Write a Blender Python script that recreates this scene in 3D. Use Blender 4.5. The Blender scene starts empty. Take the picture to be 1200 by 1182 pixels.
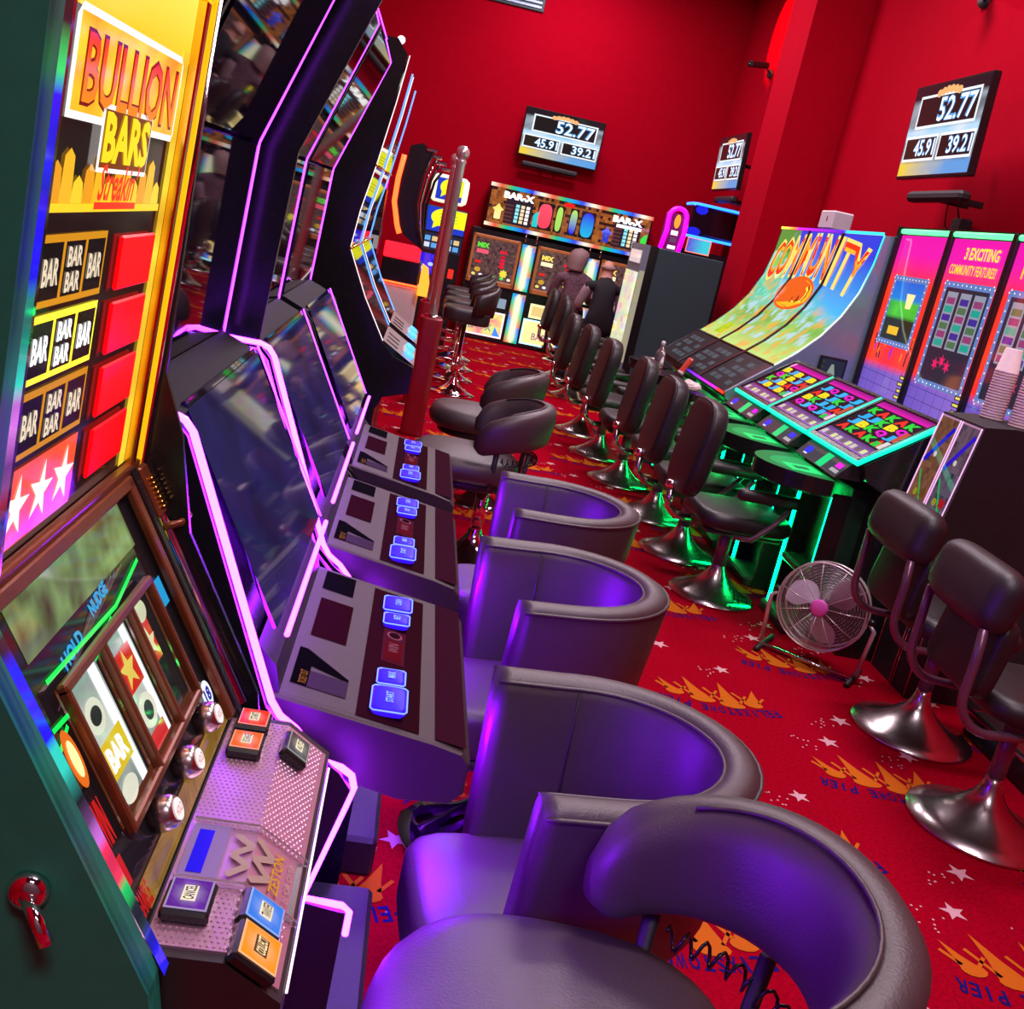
import bpy, bmesh, math, random
from math import sin, cos, pi, radians, sqrt, atan2
from mathutils import Vector, Matrix, noise

random.seed(7)
sc = bpy.context.scene
COL = sc.collection

# ------------------------------------------------------------------ camera
YAW, PITCH, ROLL, FPX, CAMH = radians(7.5), radians(15.2), radians(12.3), 1190.0, 1.5
F = Vector((sin(YAW) * cos(PITCH), cos(YAW) * cos(PITCH), -sin(PITCH)))
R0 = Vector((cos(YAW), -sin(YAW), 0.0))
U0 = R0.cross(F)
RR = R0 * cos(ROLL) + U0 * sin(ROLL)
UU = U0 * cos(ROLL) - R0 * sin(ROLL)
cam_data = bpy.data.cameras.new("camera")
cam = bpy.data.objects.new("camera", cam_data)
COL.objects.link(cam)
mw = Matrix.Identity(4)
for i in range(3):
    mw[i][0], mw[i][1], mw[i][2] = RR[i], UU[i], -F[i]
mw[2][3] = CAMH
cam.matrix_world = mw
cam_data.sensor_fit = 'HORIZONTAL'
cam_data.sensor_width = 36.0
cam_data.lens = 36.0 * FPX / 1200.0
cam_data.clip_start = 0.02
cam_data.clip_end = 60
sc.camera = cam

# ------------------------------------------------------------------ world, lights, exposure
sc.view_settings.view_transform = 'Standard'
sc.view_settings.look = 'None'
sc.view_settings.gamma = 1.0
sc.view_settings.use_curve_mapping = False
sc.view_settings.exposure = 0.0
sc.cycles.use_denoising = True
sc.cycles.sample_clamp_indirect = 6.0
world = bpy.data.worlds.new("world")
sc.world = world
world.use_nodes = True
world.node_tree.nodes["Background"].inputs[0].default_value = (0.5, 0.42, 0.5, 1)
world.node_tree.nodes["Background"].inputs[1].default_value = 0.15


def area_light(name, loc, size, energy, color, rot=(0, 0, 0), size_y=None):
    d = bpy.data.lights.new(name, 'AREA')
    d.energy = energy
    d.color = color
    d.shape = 'RECTANGLE'
    d.size = size
    d.size_y = size_y or size
    o = bpy.data.objects.new(name, d)
    o.location = loc
    o.rotation_euler = rot
    COL.objects.link(o)
    return o


CEIL = 4.7
for (lx, ly, e) in ((0.6, -1.6, 80), (1.0, 1.2, 85), (1.7, 3.8, 105), (1.6, 6.9, 115), (1.2, 9.9, 110), (1.2, 12.2, 62)):  # lamp behind the camera is added to light the green cabinet side
    area_light("ceiling_lamp", (lx, ly, CEIL - 0.03), 1.2, e, (1.0, 0.80, 0.90), size_y=0.6)
# red accent spot washing the right wall high behind the pillar
sd = bpy.data.lights.new("wall_spot", 'SPOT')
sd.energy = 170
sd.color = (1, 0.05, 0.03)
sd.spot_size = radians(50)
sd.spot_blend = 0.3
so = bpy.data.objects.new("wall_spot", sd)
so.location = (2.66, 12.0, 4.62)
so.rotation_euler = Vector((0.80, 0.02, -0.50)).to_track_quat('-Z', 'Y').to_euler()
COL.objects.link(so)


# ------------------------------------------------------------------ colours and materials
def lin(c):
    return c / 12.92 if c <= 0.04045 else ((c + 0.055) / 1.055) ** 2.4


def H(h, k=1.0):
    h = h.lstrip('#')
    return tuple(lin(int(h[i:i + 2], 16) / 255) * k for i in (0, 2, 4))


def mat(name, color=(0.5, 0.5, 0.5), rough=0.5, metal=0.0, noise_scale=0, noise_amt=0.0, bump=0.0,
        bump_scale=None, emit=None, strength=1.0, coat=0.0, spec=0.5, trans=0.0, alpha=1.0):
    m = bpy.data.materials.new(name)
    m.use_nodes = True
    nt = m.node_tree
    b = nt.nodes["Principled BSDF"]
    b.inputs["Base Color"].default_value = (*color[:3], 1)
    b.inputs["Roughness"].default_value = rough
    b.inputs["Metallic"].default_value = metal
    b.inputs["Coat Weight"].default_value = coat
    b.inputs["Specular IOR Level"].default_value = spec
    b.inputs["Transmission Weight"].default_value = trans
    b.inputs["Alpha"].default_value = alpha
    if emit is not None:
        b.inputs["Emission Color"].default_value = (*emit[:3], 1)
        b.inputs["Emission Strength"].default_value = strength
    if noise_scale or bump:
        tc = nt.nodes.new("ShaderNodeTexCoord")
        if noise_amt:
            n = nt.nodes.new("ShaderNodeTexNoise")
            n.inputs["Scale"].default_value = noise_scale
            n.inputs["Detail"].default_value = 5
            nt.links.new(tc.outputs["Object"], n.inputs["Vector"])
            mp = nt.nodes.new("ShaderNodeMapRange")
            mp.inputs["From Min"].default_value = 0.25
            mp.inputs["From Max"].default_value = 0.75
            mp.inputs["To Min"].default_value = 1 - noise_amt
            mp.inputs["To Max"].default_value = 1 + noise_amt
            nt.links.new(n.outputs["Fac"], mp.inputs["Value"])
            mx = nt.nodes.new("ShaderNodeVectorMath")
            mx.operation = 'SCALE'
            mx.inputs[0].default_value = color[:3]
            nt.links.new(mp.outputs["Result"], mx.inputs["Scale"])
            nt.links.new(mx.outputs["Vector"], b.inputs["Base Color"])
        if bump:
            n2 = nt.nodes.new("ShaderNodeTexNoise")
            n2.inputs["Scale"].default_value = bump_scale or noise_scale
            n2.inputs["Detail"].default_value = 3
            nt.links.new(tc.outputs["Object"], n2.inputs["Vector"])
            bp = nt.nodes.new("ShaderNodeBump")
            bp.inputs["Strength"].default_value = bump
            bp.inputs["Distance"].default_value = 0.002
            nt.links.new(n2.outputs["Fac"], bp.inputs["Height"])
            nt.links.new(bp.outputs["Normal"], b.inputs["Normal"])
    return m


def art_mat(name, strength=1.0, rough=0.12, base=0.0, spec=0.5):
    """Printed or lit artwork: colour comes from the mesh's own colour attribute."""
    m = bpy.data.materials.new(name)
    m.use_nodes = True
    nt = m.node_tree
    b = nt.nodes["Principled BSDF"]
    a = nt.nodes.new("ShaderNodeVertexColor")
    a.layer_name = "Col"
    b.inputs["Roughness"].default_value = rough
    b.inputs["Specular IOR Level"].default_value = spec
    if strength > 0:
        b.inputs["Base Color"].default_value = (0.01, 0.01, 0.012, 1)
        nt.links.new(a.outputs["Color"], b.inputs["Emission Color"])
        b.inputs["Emission Strength"].default_value = strength
    if base > 0:
        nt.links.new(a.outputs["Color"], b.inputs["Base Color"])
    return m


def led(name, color, strength):
    return mat(name, (0.02, 0.02, 0.02), 0.4, emit=color, strength=strength)


M = {}
M['wall'] = mat('red_wall_paint', (0.40, 0.0010, 0.014), 0.85, noise_scale=14, noise_amt=0.05, bump=0.12, bump_scale=160, spec=0.03)
M['ceiling'] = mat('ceiling_paint', H('#6a5258'), 0.9, noise_scale=9, noise_amt=0.05)
M['carpet'] = mat('red_carpet', (0.34, 0.0008, 0.013), 0.95, noise_scale=90, noise_amt=0.28, bump=0.8, bump_scale=420, spec=0.01)
M['print'] = art_mat('flat_print', 0, 0.9, 1, 0.02)
M['gloss_print'] = art_mat('gloss_print', 0, 0.25, 1)
M['screen'] = art_mat('lit_screen', 1.15, 0.06)
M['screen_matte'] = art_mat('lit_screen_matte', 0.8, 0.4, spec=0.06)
M['screen_mid'] = art_mat('lit_screen_mid', 0.85, 0.05, spec=0.4)
M['screen_dim'] = art_mat('lit_screen_dim', 0.55, 0.04)
M['screen_hot'] = art_mat('lit_panel', 1.9, 0.15)
M['black'] = mat('black_gloss_plastic', (0.012, 0.012, 0.014), 0.22, noise_scale=40, noise_amt=0.2)
M['black_matte'] = mat('black_matte_plastic', (0.016, 0.015, 0.018), 0.55, noise_scale=60, noise_amt=0.2, bump=0.1, bump_scale=300)
M['glass'] = mat('dark_mirror_glass', (0.006, 0.006, 0.012), 0.03, spec=0.75)
M['console'] = mat('console_plastic', (0.045, 0.026, 0.031), 0.5, noise_scale=80, noise_amt=0.06, bump=0.08, bump_scale=500, spec=0.25)
M['black_soft'] = mat('black_textured_plastic', (0.008, 0.006, 0.010), 0.6, noise_scale=60, noise_amt=0.2, spec=0.12)
M['pole_steel'] = mat('polished_aluminium', (0.72, 0.68, 0.70), 0.2, 0.62, noise_scale=12, noise_amt=0.05)
M['console_dark'] = mat('console_plastic_dark', H('#2c272b'), 0.4, noise_scale=80, noise_amt=0.1, bump=0.1, bump_scale=400)
M['maroon'] = mat('maroon_window', H('#4a0a1c'), 0.2, noise_scale=30, noise_amt=0.1)
M['leather'] = mat('grey_leather', (0.050, 0.032, 0.037), 0.46, noise_scale=25, noise_amt=0.08, bump=0.35, bump_scale=260, spec=0.7)
M['leather_dark'] = mat('black_leather', (0.022, 0.018, 0.020), 0.42, noise_scale=25, noise_amt=0.1, bump=0.35, bump_scale=260)
M['leather_black'] = mat('dark_vinyl', (0.016, 0.012, 0.014), 0.42, noise_scale=25, noise_amt=0.12, bump=0.3, bump_scale=260)
M['chrome'] = mat('chrome', (0.82, 0.80, 0.82), 0.07, 1.0, noise_scale=6, noise_amt=0.03)
M['steel'] = mat('brushed_steel', (0.62, 0.55, 0.55), 0.24, 1.0, noise_scale=30, noise_amt=0.1)
M['pole'] = mat('painted_tube', H('#7a5a70'), 0.32, 0.6, noise_scale=20, noise_amt=0.06)
M['gold'] = mat('gold_metal', (0.95, 0.58, 0.10), 0.2, 1.0, noise_scale=20, noise_amt=0.08)
M['goldlit'] = mat('backlit_gold_plastic', H('#e8b010'), 0.25, noise_scale=25, noise_amt=0.1, emit=H('#ffcb10'), strength=0.75)
M['copper'] = mat('bronze_trim', H('#7a4228'), 0.3, 0.4, noise_scale=30, noise_amt=0.15)
M['green_side'] = mat('dark_green_laminate', (0.012, 0.20, 0.135), 0.5, noise_scale=50, noise_amt=0.08, bump=0.06, bump_scale=300)  # dark green, pushed greener to carry the green glow from behind the camera
M['grey_side'] = mat('slate_laminate', (0.022, 0.066, 0.078), 0.5, noise_scale=60, noise_amt=0.06, bump=0.05, bump_scale=250)
M['silver_side'] = mat('silver_side_panel', H('#8ba0b8'), 0.3, 0.4, noise_scale=30, noise_amt=0.05)
M['white'] = mat('white_plastic', H('#d8d2d6'), 0.4, noise_scale=30, noise_amt=0.04)
M['paper'] = mat('white_paper', H('#e6d3d2'), 0.7, noise_scale=60, noise_amt=0.05)
M['clear'] = mat('clear_plastic', (0.9, 0.88, 0.92), 0.08, trans=0.92)
M['bluebtn'] = mat('blue_lit_button', (0.01, 0.01, 0.1), 0.35, emit=(0.045, 0.006, 1.0), strength=0.95, spec=0.08)
M['blueglow'] = led('blue_button_ring', (0.12, 0.20, 1.0), 2.6)
M['purple'] = led('violet_led', (0.27, 0.0085, 1.0), 75)
M['purple_under'] = led('violet_led_under', (0.22, 0.0003, 1.0), 560)
M['purple_soft'] = led('violet_led_soft', (0.30, 0.012, 1.0), 45)
M['purple_fine'] = led('violet_led_fine', (0.36, 0.03, 1.0), 8)
M['green_led'] = led('green_led', (0.0, 1.0, 0.42), 9)
M['green_glow'] = led('green_led_bright', (0.0, 1.0, 0.16), 34)
M['teal_led'] = led('teal_led', (0.0, 1.0, 0.52), 1.5)
M['red_neon'] = led('red_neon', (1.0, 0.06, 0.01), 6)
M['blue_neon'] = led('blue_neon', (0.01, 0.12, 1.0), 6)
M['magenta_neon'] = led('magenta_neon', (1.0, 0.0, 0.75), 2.2)
M['white_led'] = led('white_led', (1.0, 0.75, 0.8), 1.6)
M['pink_metal'] = mat('pressed_metal_plate', (0.74, 0.46, 0.64), 0.34, 0.85, noise_scale=30, noise_amt=0.05)
M['redlit'] = mat('red_lit_plastic', H('#a00010'), 0.35, noise_scale=60, noise_amt=0.2, emit=(1.0, 0.002, 0.004), strength=0.95, spec=0.15)
M['skin'] = mat('skin', H('#d09a86'), 0.55, noise_scale=30, noise_amt=0.06)
M['hair'] = mat('grey_brown_hair', H('#8f7472'), 0.6, noise_scale=120, noise_amt=0.4, bump=0.6, bump_scale=150)
M['hair_thin'] = mat('thin_grey_hair', H('#a8897c'), 0.6, noise_scale=120, noise_amt=0.3)
M['top_purple'] = mat('patterned_blouse', H('#6d4f5c'), 0.8, noise_scale=45, noise_amt=0.6)
M['vest'] = mat('black_gilet', H('#15141a'), 0.8, noise_scale=40, noise_amt=0.2)
M['trousers'] = mat('dark_trousers', H('#14131a'), 0.85, noise_scale=40, noise_amt=0.2)
M['sleeve'] = mat('pale_sleeve', H('#b9a8b4'), 0.8, noise_scale=40, noise_amt=0.1)
M['redpost'] = mat('red_post_paint', H('#8a0c22'), 0.35, noise_scale=20, noise_amt=0.06)


# ------------------------------------------------------------------ mesh builder
class MB:
    def __init__(s):
        s.v, s.f, s.sm = [], [], []

    def add(s, vs, fs, smooth=False):
        o = len(s.v)
        s.v += [tuple(p) for p in vs]
        s.f += [tuple(i + o for i in f) for f in fs]
        s.sm += [smooth] * len(fs)
        return s

    def box(s, x0, x1, y0, y1, z0, z1, bev=0.0):
        if x1 < x0: x0, x1 = x1, x0
        if y1 < y0: y0, y1 = y1, y0
        if z1 < z0: z0, z1 = z1, z0
        b = min(bev, (x1 - x0) / 2.01, (y1 - y0) / 2.01, (z1 - z0) / 2.01)
        if b <= 0:
            vs = [(x, y, z) for x in (x0, x1) for y in (y0, y1) for z in (z0, z1)]
            return s.add(vs, [(0, 1, 3, 2), (4, 6, 7, 5), (0, 4, 5, 1), (2, 3, 7, 6), (0, 2, 6, 4), (1, 5, 7, 3)])
        prof = [(x0 + b, y0), (x1 - b, y0), (x1, y0 + b), (x1, y1 - b), (x1 - b, y1), (x0 + b, y1), (x0, y1 - b), (x0, y0 + b)]
        inn = [(x0 + b, y0 + b), (x1 - b, y0 + b), (x1 - b, y0 + b), (x1 - b, y1 - b), (x1 - b, y1 - b), (x0 + b, y1 - b), (x0 + b, y1 - b), (x0 + b, y0 + b)]
        rings = [[(x, y, z0) for x, y in inn], [(x, y, z0 + b) for x, y in prof], [(x, y, z1 - b) for x, y in prof], [(x, y, z1) for x, y in inn]]
        return s.loft(rings, cap=True)

    def loft(s, rings, closed=True, cap=False, smooth=False, wrap=False):
        n = len(rings[0])
        vs = [p for r in rings for p in r]
        fs = []
        k = len(rings)
        for i in range(k if wrap else k - 1):
            a, b = i * n, ((i + 1) % k) * n
            for j in range(n if closed else n - 1):
                j2 = (j + 1) % n
                fs.append((a + j, a + j2, b + j2, b + j))
        if cap:
            fs.append(tuple(range(n))[::-1])
            fs.append(tuple((k - 1) * n + j for j in range(n)))
        return s.add(vs, fs, smooth)

    def prism(s, prof, y0, y1):
        """profile in (x, z) extruded along y"""
        n = len(prof)
        vs = [(x, y0, z) for x, z in prof] + [(x, y1, z) for x, z in prof]
        fs = [tuple(range(n)), tuple(range(2 * n - 1, n - 1, -1))]
        fs += [(i, i + n, (i + 1) % n + n, (i + 1) % n) for i in range(n)]
        return s.add(vs, fs)

    def tube(s, pts, r, n=8, closed=False, smooth=True):
        pts = [Vector(p) for p in pts]
        k = len(pts)
        rings = []
        up = None
        for i, p in enumerate(pts):
            a = pts[(i - 1) % k] if (i > 0 or closed) else p
            b = pts[(i + 1) % k] if (i < k - 1 or closed) else p
            t = (b - a)
            t = t.normalized() if t.length > 1e-9 else Vector((0, 0, 1))
            if up is None:
                up = Vector((0, 0, 1)) if abs(t.z) < 0.9 else Vector((1, 0, 0))
            x = up - t * up.dot(t)
            if x.length < 1e-6:
                x = Vector((0, 1, 0)) - t * t.y
            x.normalize()
            up = x
            y = t.cross(x)
            rr = r[i] if isinstance(r, (list, tuple)) else r
            rings.append([p + x * rr * cos(2 * pi * j / n) + y * rr * sin(2 * pi * j / n) for j in range(n)])
        return s.loft(rings, cap=not closed, smooth=smooth, wrap=closed)

    def lathe(s, prof, c=(0, 0, 0), n=28, axis='z', smooth=True):
        rings = []
        for r, z in prof:
            ring = []
            for j in range(n):
                a = 2 * pi * j / n
                p = (r * cos(a), r * sin(a), z)
                if axis == 'x': p = (z, r * cos(a), r * sin(a))
                if axis == 'y': p = (r * sin(a), z, r * cos(a))
                ring.append((p[0] + c[0], p[1] + c[1], p[2] + c[2]))
            rings.append(ring)
        return s.loft(rings, cap=True, smooth=smooth)

    def sphere(s, c, rx, ry=None, rz=None, n=16, m=10):
        ry = ry or rx
        rz = rz or rx
        rings = []
        for i in range(m + 1):
            t = -pi / 2 + pi * i / m
            k = max(cos(t), 0.001)
            rings.append([(c[0] + rx * k * cos(2 * pi * j / n), c[1] + ry * k * sin(2 * pi * j / n), c[2] + rz * sin(t)) for j in range(n)])
        return s.loft(rings, cap=True, smooth=True)

    def cushion(s, x0, x1, y0, y1, z0, z1, r=0.04, e=4.0, n=32, puff=0.0):
        """soft pad: superellipse outline with rounded edges"""
        cx, cy, hx, hy = (x0 + x1) / 2, (y0 + y1) / 2, (x1 - x0) / 2, (y1 - y0) / 2
        r = min(r, (z1 - z0) / 2)

        def ring(inset, z):
            out = []
            for j in range(n):
                a = 2 * pi * j / n
                ca, sa = cos(a), sin(a)
                k = (abs(ca) ** e + abs(sa) ** e) ** (-1 / e)
                out.append((cx + (hx - inset) * ca * k, cy + (hy - inset) * sa * k, z))
            return out
        rings = []
        for i in range(5):
            t = pi / 2 * i / 4
            rings.append(ring(r * (1 - sin(t)), z0 + r * (1 - cos(t))))
        for i in range(5):
            t = pi / 2 * i / 4
            rings.append(ring(r * (1 - cos(t)), z1 - r + r * sin(t)))
        if puff:
            rings.append(ring(min(hx, hy) * 0.5, z1 + puff))
            rings.append(ring(min(hx, hy) * 0.95, z1 + puff * 1.25))
        return s.loft(rings, cap=True, smooth=True)

    def xform(s, m, start=0):
        s.v[start:] = [tuple(m @ Vector(p)) for p in s.v[start:]]
        return s

    def build(s, name, material, parent=None, world=False, sub=0):
        me = bpy.data.meshes.new(name)
        vs = s.v
        if world and parent is not None:
            inv = world_matrix(parent).inverted()
            vs = [tuple(inv @ Vector(p)) for p in vs]
        me.from_pydata(vs, [], s.f)
        bm = bmesh.new()
        bm.from_mesh(me)
        bmesh.ops.recalc_face_normals(bm, faces=bm.faces)
        bm.to_mesh(me)
        bm.free()
        me.polygons.foreach_set('use_smooth', s.sm)
        me.materials.append(M[material] if isinstance(material, str) else material)
        o = bpy.data.objects.new(name, me)
        COL.objects.link(o)
        if parent is not None:
            o.parent = parent
        return o


def world_matrix(o):
    m = o.matrix_basis.copy()
    p = o.parent
    while p is not None:
        m = p.matrix_basis @ m
        p = p.parent
    return m


def thing(name, label, cat, loc=(0, 0, 0), rz=0.0, group=None):
    o = bpy.data.objects.new(name, None)
    o.empty_display_size = 0.05
    COL.objects.link(o)
    o.location = loc
    o.rotation_euler = (0, 0, rz)
    return tag(o, label, cat, group)


def tag(o, label, cat, group=None):
    o['label'] = label
    o['category'] = cat
    if group:
        o['group'] = group
    return o


def struct(o):
    o['kind'] = 'structure'
    return o


def dup(root, loc, rz, label, group=None):
    def cp(o, par):
        c = o.copy()
        COL.objects.link(c)
        c.parent = par
        for ch in list(o.children):
            cp(ch, c)
        return c
    r = cp(root, None)
    r.location = loc
    r.rotation_euler = (0, 0, rz)
    r['label'] = label
    if group:
        r['group'] = group
    return r


# ------------------------------------------------------------------ flat artwork (signs, screens, prints)
_font = {}


def font_geo(s, bold=0.0, shear=0.0):
    k = (s, bold, shear)
    if k in _font:
        return _font[k]
    cu = bpy.data.curves.new('t', 'FONT')
    cu.body = s
    cu.resolution_u = 2
    cu.offset = bold
    cu.shear = shear
    o = bpy.data.objects.new('t', cu)
    COL.objects.link(o)
    dg = bpy.context.evaluated_depsgraph_get()
    me = o.evaluated_get(dg).to_mesh()
    vs = [(v.co.x, v.co.y) for v in me.vertices]
    fs = [tuple(p.vertices) for p in me.polygons]
    o.evaluated_get(dg).to_mesh_clear()
    bpy.data.objects.remove(o)
    bpy.data.curves.remove(cu)
    if not vs:
        vs = [(0, 0)]
    x0, x1 = min(v[0] for v in vs), max(v[0] for v in vs)
    y0, y1 = min(v[1] for v in vs), max(v[1] for v in vs)
    w, h = max(x1 - x0, 1e-6), max(y1 - y0, 1e-6)
    vs = [((x - x0) / w, (y - y0) / h) for x, y in vs]
    _font[k] = (vs, fs, w / h)
    return _font[k]


class Art:
    def __init__(s):
        s.v, s.f, s.c = [], [], []

    def poly(s, pts, col, k=0):
        o = len(s.v)
        s.v += [(p[0], p[1], k) for p in pts]
        s.f.append(tuple(range(o, o + len(pts))))
        s.c.append([col] * len(pts) if not isinstance(col[0], (tuple, list)) else col)
        return s

    def rect(s, u0, v0, u1, v1, col, k=0):
        return s.poly([(u0, v0), (u1, v0), (u1, v1), (u0, v1)], col, k)

    def frame(s, u0, v0, u1, v1, w, col, k=0):
        s.rect(u0, v0, u1, v0 + w, col, k)
        s.rect(u0, v1 - w, u1, v1, col, k)
        s.rect(u0, v0 + w, u0 + w, v1 - w, col, k)
        return s.rect(u1 - w, v0 + w, u1, v1 - w, col, k)

    def grad(s, u0, v0, u1, v1, cb, ct, k=0):
        return s.poly([(u0, v0), (u1, v0), (u1, v1), (u0, v1)], [cb, cb, ct, ct], k)

    def gradu(s, u0, v0, u1, v1, cl, cr, k=0):
        return s.poly([(u0, v0), (u1, v0), (u1, v1), (u0, v1)], [cl, cr, cr, cl], k)

    def ell(s, cx, cy, rx, ry, col, k=0, n=20):
        return s.poly([(cx + rx * cos(2 * pi * i / n), cy + ry * sin(2 * pi * i / n)) for i in range(n)], col, k)

    def star(s, cx, cy, r, col, k=0, n=5, inner=0.42, rot=0.0, sx=1.0):
        pts = []
        for i in range(2 * n):
            rr = r if i % 2 == 0 else r * inner
            a = pi / 2 + rot + pi * i / n
            pts.append((cx + rr * cos(a) * sx, cy + rr * sin(a)))
        for i in range(2 * n):
            s.poly([(cx, cy), pts[i], pts[(i + 1) % (2 * n)]], col, k)
        return s

    def line(s, pts, w, col, k=0):
        for (a, b) in zip(pts[:-1], pts[1:]):
            dx, dy = b[0] - a[0], b[1] - a[1]
            L = sqrt(dx * dx + dy * dy) or 1
            nx, ny = -dy / L * w / 2, dx / L * w / 2
            s.poly([(a[0] + nx, a[1] + ny), (a[0] - nx, a[1] - ny), (b[0] - nx, b[1] - ny), (b[0] + nx, b[1] + ny)], col, k)
        return s

    def text(s, t, u0, v0, u1, v1, col, k=1, bold=0.0, shear=0.0, warp=None, rot=0.0):
        vs, fs, _ = font_geo(t, bold, shear)
        o = len(s.v)
        cx, cy = (u0 + u1) / 2, (v0 + v1) / 2
        for (x, y) in vs:
            p = (u0 + (u1 - u0) * x, v0 + (v1 - v0) * y)
            if warp:
                p = warp(x, y, p)
            if rot:
                dx, dy = p[0] - cx, p[1] - cy
                p = (cx + dx * cos(rot) - dy * sin(rot), cy + dx * sin(rot) + dy * cos(rot))
            s.v.append((p[0], p[1], k))
        for f in fs:
            s.f.append(tuple(i + o for i in f))
            s.c.append([col(vs[i][0], vs[i][1]) if callable(col) else col for i in f])
        return s

    def raster(s, u0, v0, u1, v1, nx, ny, fn, k=0, flat=False):
        for j in range(ny):
            for i in range(nx):
                a, b = i / nx, (i + 1) / nx
                c, d = j / ny, (j + 1) / ny
                q = [(a, c), (b, c), (b, d), (a, d)]
                col = fn((a + b) / 2, (c + d) / 2) if flat else [fn(*p) for p in q]
                s.poly([(u0 + (u1 - u0) * p[0], v0 + (v1 - v0) * p[1]) for p in q], col, k)
        return s

    def build(s, name, fmap, material, parent, world=False):
        """fmap(u, v, h) -> 3D point, h = height above the surface"""
        me = bpy.data.meshes.new(name)
        vs = [Vector(fmap(u, v, 0.0005 + 0.0007 * k)) for u, v, k in s.v]
        if world and parent is not None:
            inv = world_matrix(parent).inverted()
            vs = [inv @ p for p in vs]
        me.from_pydata([tuple(p) for p in vs], [], s.f)
        at = me.color_attributes.new("Col", 'FLOAT_COLOR', 'CORNER')
        flat = []
        for cs in s.c:
            for c in cs:
                flat += [c[0], c[1], c[2], 1.0]
        at.data.foreach_set('color', flat)
        me.materials.append(M[material])
        o = bpy.data.objects.new(name, me)
        COL.objects.link(o)
        if parent is not None:
            o.parent = parent
        return o


def plane_map(O, Ud, Vd):
    O, Ud, Vd = Vector(O), Vector(Ud).normalized(), Vector(Vd).normalized()
    N = Ud.cross(Vd).normalized()
    return lambda u, v, h: O + Ud * u + Vd * v + N * h


def fbm(x, y, s=0.0):
    return 0.5 + 0.5 * noise.fractal((x, y, s), 1.0, 2.0, 4)


def mix(a, b, t):
    t = max(0, min(1, t))
    return tuple(a[i] * (1 - t) + b[i] * t for i in range(3))


def rainbow(t, sat=1.0):
    t = t % 1.0
    stops = [H('#fff7d8'), H('#f04030'), H('#10c070'), H('#10a0e8'), H('#2030e0'), H('#fff7d8')]
    x = t * (len(stops) - 1)
    i = int(x)
    return mix(stops[i], stops[i + 1], x - i)

M['green_tube'] = led('pale_green_tube', (0.10, 1.0, 0.28), 2.2)
M['pink_badge'] = mat('pink_badge', H('#e060c8'), 0.4, noise_scale=20, noise_amt=0.05)
M['pedestal_green'] = mat('green_gloss_panel', H('#1c3a2a'), 0.25, noise_scale=30, noise_amt=0.1)
M['pink_line'] = led('pink_light_line', (1.0, 0.5, 0.9), 1.1)
M['fan_blade'] = mat('grey_fan_blade', H('#b8a8c0'), 0.35, noise_scale=20, noise_amt=0.05)
M['redpanel'] = led('red_lit_panel', (1.0, 0.01, 0.03), 1.6)
M['orange_lamp'] = led('orange_lamp', (1.0, 0.25, 0.02), 2.5)
M['white_lit'] = mat('white_lit_frame', H('#f0f0d8'), 0.4, noise_scale=20, noise_amt=0.03, emit=H('#f4f4d0'), strength=0.9)
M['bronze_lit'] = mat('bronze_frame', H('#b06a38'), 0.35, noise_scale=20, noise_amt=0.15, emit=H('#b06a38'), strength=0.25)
M['magenta_panel'] = mat('magenta_panel', H('#80107a'), 0.4, noise_scale=20, noise_amt=0.1)
M['screen_glass'] = art_mat('lit_glass', 1.15, 0.10, spec=0.22)

# ================================================================== the room
XL, XR, YB, YF = -1.5, 3.42, 13.4, -2.6
struct(MB().box(XL - 0.1, XR + 0.1, YF - 0.1, YB + 0.1, -0.12, 0).build('floor', 'carpet'))
struct(MB().box(XL - 0.1, XR + 0.1, YF - 0.1, YB + 0.1, CEIL, CEIL + 0.1).build('ceiling', 'ceiling'))
struct(MB().box(XL - 0.1, XL, YF, YB, 0, CEIL).build('wall_left', 'wall'))
struct(MB().box(XR, XR + 0.1, YF, YB, 0, CEIL).build('wall_right', 'wall'))
struct(MB().box(XL - 0.1, XR + 0.1, YB, YB + 0.1, 0, CEIL).build('wall_back', 'wall'))
struct(MB().box(XL - 0.1, XR + 0.1, YF - 0.1, YF, 0, CEIL).build('wall_front', 'ceiling'))
struct(MB().box(2.9, XR, 9.4, 10.1, 0, CEIL).build('wall_pillar', 'wall'))
FLOOR = bpy.data.objects['floor']

# woven carpet print: crowns, stars, sparkles and arched lettering
cp = Art()
ORG, BLU, WHT = H('#c8681c'), H('#1c1668'), H('#d8a8ac')


def crown(cx, cy):
    for (dx, dy, w, hgt, lean) in ((-0.155, 0.075, 0.032, 0.10, -0.045), (-0.055, 0.045, 0.045, 0.17, -0.04), (0.055, 0.03, 0.045, 0.18, -0.01), (0.145, 0.06, 0.034, 0.12, 0.03)):
        bx, by = cx + dx, cy + dy - 0.06
        cp.poly([(bx - w, by), (bx + w, by), (bx + w * 0.45 + lean * 0.5, by + hgt * 0.45), (bx + lean, by + hgt), (bx - w * 0.5 + lean * 0.4, by + hgt * 0.4)], ORG, 1)
        cp.ell(bx, by - 0.004, w * 1.1, 0.024, ORG, 2, 12)
        cp.line([(bx - w * 0.7, by + 0.012), (bx - w * 1.9, by + hgt * 0.62)], 0.012, ORG, 1)
        cp.line([(bx + w * 0.7, by + 0.012), (bx + w * 1.7, by + hgt * 0.5)], 0.010, ORG, 1)


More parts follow.
